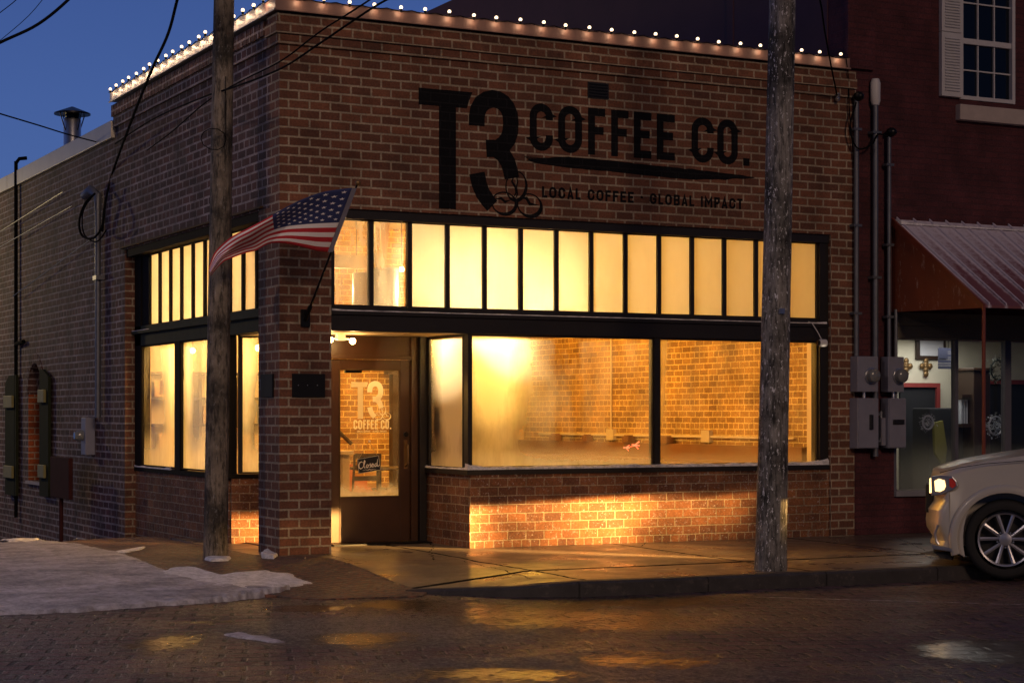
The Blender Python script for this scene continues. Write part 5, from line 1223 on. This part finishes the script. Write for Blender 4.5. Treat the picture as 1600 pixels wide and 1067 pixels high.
wire([W(640, -15, 14.5), W(590, 8, 15), W(500, 68, 16), W(440, 107, 17), W(370, 135, 18.5), W(318, 152, 20), W(240, 186, 23), onX(180, 225, -.05)], .010, 'upper of two black cables crossing the mural corner behind the pole', 36)
wire([W(600, -15, 14.5), W(560, 12, 15), W(500, 50, 16), W(440, 95, 17), W(375, 128, 18.5), W(322, 160, 20), W(270, 205, 22), onX(230, 235, -.05)], .008, 'lower of two black cables crossing the mural corner behind the pole', 36)
wire([W(1270, -30, 19), W(1282, 5, 20), W(1288, 45, 21), W(1297, 95, 21.7), onY(1308, 150, -.06)], .010, 'black cable dropping to the insulator at the right end of the mural wall')
q = onY(1309, 152, -.06); b = MB(); b.lathe([(.02, -.05), (.035, -.02), (.02, 0), (.035, .03), (.015, .05)], q, 10); tag(b.build('insulator', M['steel'], smooth=True), 'small pale insulator on the brick below the right end of the string lights', 'insulator')
wire([onY(1322, 92, -.1), onY(1326, 125, -.05), onY(1327, 170, -.05), onY(1332, 230, -.04), onY(1338, 300, -.04)], .007, 'thin lead running from the last string bulb down the brick')
wire([onY(1338, 160, -.16), onY(1328, 200, -.12), onY(1340, 232, -.12), onY(1362, 226, -.14), onY(1372, 210, -.15), onY(1387, 214, -.14)], .011, 'slack black cables looping between the weatherheads', 30)
for k, (a, c, lb) in enumerate((((0, 362), (98, 300), 'upper pale wire lying along the far left of the side wall'), ((0, 386), (112, 322), 'lower pale wire lying along the far left of the side wall'), ((20, 463), (150, 368), 'pale wire rising to the conduit on the side wall'))):
    b = MB(); b.tube([onX(a[0], a[1], -.12), onX(c[0], c[1], -.06)], .007, 5); tag(b.build('wall_wire', M['conduit']), lb, 'wire')
# ================================================================ car (angle parked, nose to the left)
WC = W(1571, 843, 18.15); axv = Vector((Fv + Rv*((1571-CX)/FPX)).to_tuple()); axv.z = 0; axv.normalize()     # away from the viewer
rear = Vector((axv.y, -axv.x, 0))
car = thing('parked_suv', (WC.x, WC.y, SZ), 'silver beige suv with its headlight lit parked at the kerb', 'car')
car.rotation_euler = (0, 0, math.atan2(rear.y, rear.x))
zg = WC.z - .386
# local frame: x rearward from the front wheel centre, y away from the viewer (0 = near side face), z up from tyre bottom
def cb(mb, name, mat, par=car, **k):
    par_ = par; o = mb.build(name, mat, None, **k); o.parent = par_
    if par_ is car: o.location = (0, 0, zg-SZ)
    return o
HWd = .95; YC = HWd + .0
top = [(-.725, .60), (-.735, .66), (-.70, .71), (-.675, .745), (-.675, .80), (-.68, .90), (-.676, .99), (-.66, 1.026), (-.59, 1.07), (-.437, 1.122), (-.21, 1.172), (.175, 1.235), (.75, 1.27), (1.05, 1.30), (3.3, 1.32), (3.75, 1.28), (3.85, 1.0), (3.85, .45), (3.75, .30)]
WB = 3.04; R_ = .47
def archpts(cx): return [(cx + R_*math.cos(a), .386 + R_*math.sin(a)) for a in [rad(-22+ (224)*k/18) for k in range(19)]]
bot = [(3.5, .27)] + archpts(WB) + [(2.2, .26), (1.0, .26)] + archpts(0) + [(-.56, .25), (-.66, .26), (-.69, .31), (-.665, .36), (-.685, .41), (-.725, .47), (-.735, .54)]
prof = top + bot
arch_i = set(range(len(top)+1, len(top)+20)) | set(range(len(top)+22, len(top)+41))
b = MB(); lay = [(.012, .045, .030), (.035, .015, .012), (.09, 0, 0), (.28, -.02, 0), (.281, -.02, 0), (.6, -.05, 0), (.95, -.06, 0)]
lay = lay + [(1.9-y, a, c) for y, a, c in lay[::-1][1:]]
n = len(prof); vs = []
for li, (y, nose, drop) in enumerate(lay):
    inner_ = .281 <= y <= 1.9-.281
    yy_ = y; side = abs(y-.95)/.95
    for i, (x, z) in enumerate(prof):
        xx, zz = x, z
        if x < -.3: xx = x + (nose + .0 + .10*side**3)*min(1, (-.3-x)/.35) - .10*min(1, (-.3-x)/.35)*(1 if False else 0)
        if z > 1.0: zz = z - .055*side**4 - drop + .02*(1-side)
        if inner_ and i in arch_i: zz = .30 if True else zz; 
        if inner_ and i in arch_i: xx = prof[i][0]
        # tumblehome: the flank bows outwards at the belt
        yoff = 0
        if li <= 1: yoff = .05*max(0, (z-.85)/.45) + .02*max(0, (.5-z)/.3)
        if li >= len(lay)-2: yoff = -.05*max(0, (z-.85)/.45) - .02*max(0, (.5-z)/.3)
        vs.append((xx, yy_+yoff, zz))
fs = [(l*n+i, l*n+(i+1) % n, (l+1)*n+(i+1) % n, (l+1)*n+i) for l in range(len(lay)-1) for i in range(n)] + [tuple(range(n))[::-1], tuple(range((len(lay)-1)*n, len(lay)*n))]
b.add(vs, fs); body = cb(b, 'body', M['paint'], smooth=True, angle=38)
# arch flares
for cx in (0, WB):
    for (y0, s1) in ((.0, 1), (1.9, -1)):
        b = MB(); A = [rad(-18+216*k/24) for k in range(25)]; vs = []
        for a in A:
            for (r, y) in ((.452, .03), (.455, -.012), (.50, -.018), (.535, .004), (.54, .03)): vs.append((cx+r*math.cos(a), y0+s1*y, .386+r*math.sin(a)))
        b.add(vs, [(k*5+j, k*5+(j+1) % 5, (k+1)*5+(j+1) % 5, (k+1)*5+j) for k in range(24) for j in range(5)]); cb(b, 'wheel_arch', M['paint'], smooth=True, angle=50)
# wheel liner
for cx in (0, WB):
    for y0, y1 in ((.06, .30), (1.6, 1.84)):
        b = MB(); A = [rad(-30+240*k/20) for k in range(21)]; vs = [(cx+.46*math.cos(a), y, .386+.46*math.sin(a)) for a in A for y in (y0, y1)]
        b.add(vs, [(2*k, 2*k+1, 2*k+3, 2*k+2) for k in range(20)]); yb_ = y1 if y0 < .9 else y0
        b.add([(cx-.46, yb_, .2), (cx+.46, yb_, .2), (cx+.46, yb_, .85), (cx-.46, yb_, .85)], [(0,1,2,3)]); cb(b, 'wheel_liner', M['trim_black'], fixn=False)
# greenhouse
b = MB(); gh = [(.62, 1.25), (1.35, 1.66), (1.7, 1.70), (3.0, 1.70), (3.55, 1.62), (3.8, 1.28)]
m_ = len(gh); vs = []
for y, ins in ((.07, 0), (.12, 1), (1.78, 1), (1.83, 0)):
    for (x, z) in gh: vs.append((x, y + (0.10*(z-1.25)/.45 if y < 1 else -.10*(z-1.25)/.45), z))
b.add(vs, [(l*m_+i, l*m_+(i+1) % m_, (l+1)*m_+(i+1) % m_, (l+1)*m_+i) for l in range(3) for i in range(m_)] + [tuple(range(m_))[::-1], tuple(range(3*m_, 4*m_))]); cb(b, 'cabin', M['paint'], smooth=True, angle=30)
for y, s1 in ((.045, 1), (1.855, -1)):
    b = MB(); P_ = [(.92, 1.33), (1.42, 1.60), (3.0, 1.62), (3.4, 1.36)]
    b.add([(x, y + s1*.10*(z-1.25)/.45, z) for x, z in P_] + [(x, y + s1*(.02+.10*(z-1.25)/.45), z) for x, z in P_], [(0,1,2,3), (7,6,5,4), (0,4,5,1), (1,5,6,2), (2,6,7,3), (3,7,4,0)]); cb(b, 'side_window', M['dark_glass'])
b = MB(); b.add([(.68, .25, 1.30), (.68, 1.65, 1.30), (1.30, 1.55, 1.645), (1.30, .35, 1.645), (.66, .25, 1.31), (.66, 1.65, 1.31), (1.28, 1.55, 1.655), (1.28, .35, 1.655)], [(0,1,2,3), (7,6,5,4), (0,4,5,1), (1,5,6,2), (2,6,7,3), (3,7,4,0)]); cb(b, 'windscreen', M['dark_glass'])
# grille, lower lip, headlights
b = MB(); b.box(-.775, -.70, .45, 1.45, .62, .90); cb(b, 'grille', M['trim_black'], bevel=.01)
b = MB(); b.prism([(-.69, .26), (-.55, .24), (-.50, .17), (-.62, .19)], 'y', .10, 1.8); cb(b, 'air_dam', M['trim_black'])
b = MB(); b.prism([(-.70, .33), (-.69, .285), (-.50, .262), (-.48, .29), (-.62, .315)], 'y', -.004, .25); cb(b, 'chrome_lip', M['steel'], bevel=.004)
b = MB(); b.tube([(-.64, -.004, .52), (-.668, .004, .44), (-.655, .004, .36), (-.63, .004, .33)], .014, 8); cb(b, 'fog_trim', M['steel'], smooth=True)
def lensmat():
    m, t, b = newmat('lit_headlight_lens'); t.nodes.remove(b)
    tr = t.nodes.new('ShaderNodeBsdfTransparent'); gl = t.nodes.new('ShaderNodeBsdfGlossy'); gl.inputs['Roughness'].default_value = .05
    m3 = t.nodes.new('ShaderNodeMixShader'); m3.inputs[0].default_value = .12
    t.links.new(tr.outputs[0], m3.inputs[1]); t.links.new(gl.outputs[0], m3.inputs[2]); t.links.new(m3.outputs[0], t.nodes['Material Output'].inputs[0]); return m
LM = lensmat()
for y0, y1, s1 in ((-.004, .30, 1), (1.904, 1.6, -1)):
    P_ = [(-.70, .805), (-.705, .99), (-.60, 1.005), (-.50, .995), (-.462, .95), (-.452, .90), (-.49, .865), (-.54, .845), (-.60, .815)]
    b = MB(); b.prism(P_, 'y', y0+s1*.012, y1); hl = cb(b, 'headlight', M['steel'], bevel=.006)
    P2 = [(c[0]*.9-.058, c[1]*.9+.092) for c in P_]
    b = MB(); b.prism([(-.665, .85), (-.672, .95), (-.63, .972), (-.575, .955), (-.565, .90), (-.58, .865), (-.62, .845)], 'y', y0+s1*.003, y0+s1*.011); o_ = b.build('lamp_glow', M['headlight_lit']); o_.parent = hl
    b = MB(); b.box(-.722, -.706, y0+s1*.05, y1-s1*.03, .83, .97); o_ = b.build('lamp_face', M['headlight_lit']); o_.parent = hl
    b = MB(); b.prism([(-.53, .975), (-.50, .975), (-.475, .945), (-.468, .905), (-.50, .88), (-.53, .90)], 'y', y0+s1*.002, y0+s1*.011); o_ = b.build('turn_signal', M['red']); o_.parent = hl
b = MB(); b.tube([(-.62, -.002, 1.030), (-.45, .004, 1.078), (-.2, .008, 1.12), (.2, .012, 1.155), (.6, .016, 1.18)], .004, 5); cb(b, 'hood_gap', M['trim_black'])
# wheels
def wheel(cx, y, s1, first=None):
    t = cb(MB().lathe([(.29, 0), (.345, -.012), (.375, .0), (.386, .03), (.386, .20), (.36, .225), (.27, .225)], (cx, y, .386), 48, 'y', None, False) if s1 > 0 else MB().lathe([(.29, 0), (.345, .012), (.375, .0), (.386, -.03), (.386, -.20), (.36, -.225), (.27, -.225)], (cx, y, .386), 48, 'y', None, False), 'tyre', M['tyre'], smooth=True, angle=50)
    b = MB(); b.m = 0
    prof_ = [(.262, .0), (.262, .012), (.246, .02), (.240, .10)]; seg = 48
    vs = []
    for r, z in prof_:
        for k in range(seg): a = 2*math.pi*k/seg; vs.append((cx+r*math.cos(a), y+s1*(z-.012), .386+r*math.sin(a)))
    b.add(vs, [(i*seg+k, i*seg+(k+1) % seg, (i+1)*seg+(k+1) % seg, (i+1)*seg+k) for i in range(3) for k in range(seg)])
    r_ = b.build('rim', M['rim'], None, smooth=True); r_.parent = t
    b = MB()
    for k in range(5):
        a0_ = 2*math.pi*k/5 + rad(90+0)
        for s2 in (-1, 1):
            a1_ = a0_ + s2*rad(17.5) ; ai = a0_ + s2*rad(9)
            p = [(.045, ai-.30*1), (.045, ai+.30), (.244, a1_+.075), (.244, a1_-.075)]
            q = [(cx+r*math.cos(a), .386+r*math.sin(a)) for r, a in p]
            yy = [y+s1*.028, y+s1*.028, y+s1*.004, y+s1*.004]
            vs = [(q[j][0], yy[j], q[j][1]) for j in range(4)] + [(q[j][0], yy[j]+s1*.03, q[j][1]) for j in range(4)]
            mid = [((q[0][0]+q[1][0])/2, y+s1*.016, (q[0][1]+q[1][1])/2), ((q[2][0]+q[3][0])/2, y-s1*.004, (q[2][1]+q[3][1])/2)]
            vs += mid
            b.add(vs, [(0, 8, 9, 3), (8, 1, 2, 9), (4,7,6,5), (0,4,5,1), (1,5,6,2), (2,6,7,3), (3,7,4,0), (0,1,8), (2,3,9)])
    o = b.build('spokes', M['rim'], None); o.parent = t
    o = MB().lathe([(.062, s1*.03), (.06, s1*.010), (.034, s1*.004), (.01, s1*.002)], (cx, y, .386), 20, 'y').build('hub', M['rim'], None, smooth=True); o.parent = t
    b = MB()
    for k in range(5): a = 2*math.pi*k/5+rad(54+72); b.lathe([(.010, s1*.02), (.010, s1*.008)], (cx+.078*math.cos(a), y, .386+.078*math.sin(a)), 8, 'y')
    o = b.build('wheel_nuts', M['steel'], None); o.parent = t
    o = MB().lathe([(.238, s1*.11), (.02, s1*.112)], (cx, y, .386), 24, 'y').build('brake_disc', M['trim_black'], None); o.parent = t
for cx in (0, WB): wheel(cx, .035, 1); wheel(cx, 1.865, -1)
# low beams of the two headlights, with the flat cut-off of a real dipped lamp
AZ = .17
def beam(lx, ly, lz, e, slope):
    o = lamp('low_beam', 'SPOT', (0, 0, 0), e, (1, .54, .15), .03)
    Mw = Matrix.Translation((WC.x, WC.y, zg)) @ Matrix.Rotation(car.rotation_euler.z, 4, 'Z')
    p = Mw @ Vector((lx, ly, lz)); aim = Mw @ Vector((lx-10, ly, lz))
    o.location = p; o.rotation_euler = (aim-p).to_track_quat('-Z', 'Y').to_euler()
    o.data.spot_size = rad(125); o.data.spot_blend = .75; o.data.use_nodes = True
    t = o.data.node_tree; em = t.nodes.get('Emission') or t.nodes.new('ShaderNodeEmission')
    tcn = t.nodes.new('ShaderNodeTexCoord'); s = t.nodes.new('ShaderNodeSeparateXYZ'); t.links.new(tcn.outputs['Normal'], s.inputs[0])
    az = math_(t, 'ABSOLUTE', s.outputs[2]); k = math_(t, 'DIVIDE', s.outputs[1], az)
    mr = t.nodes.new('ShaderNodeMapRange'); mr.interpolation_type = 'SMOOTHSTEP'; t.links.new(k, mr.inputs[0]); mr.inputs[1].default_value = -slope; mr.inputs[2].default_value = -slope-.022; mr.inputs[3].default_value = .0; mr.inputs[4].default_value = 1
    fall = t.nodes.new('ShaderNodeMapRange'); t.links.new(k, fall.inputs[0]); fall.inputs[1].default_value = -.42; fall.inputs[2].default_value = -slope; fall.inputs[3].default_value = .05; fall.inputs[4].default_value = 1
    r_ = math_(t, 'DIVIDE', s.outputs[0], az)
    def gau(c_, w_): q = math_(t, 'DIVIDE', math_(t, 'SUBTRACT', r_, c_), w_); return math_(t, 'POWER', 2.718, math_(t, 'MULTIPLY', math_(t, 'MULTIPLY', q, q), -1.))
    ga = math_(t, 'ADD', math_(t, 'ADD', gau(.115, .048), math_(t, 'MULTIPLY', gau(.46, .26), .28)), .02)
    t.links.new(math_(t, 'MULTIPLY', math_(t, 'MULTIPLY', mr.outputs[0], ga), math_(t, 'POWER', fall.outputs[0], 2.)), em.inputs['Strength'])
    t.links.new(em.outputs[0], (t.nodes.get('Light Output') or t.nodes.new('ShaderNodeOutputLight')).inputs[0])
    return o
beam(-.76, .2, .84, 30000, .042); beam(-.76, 1.7, .86, 4500, .075)
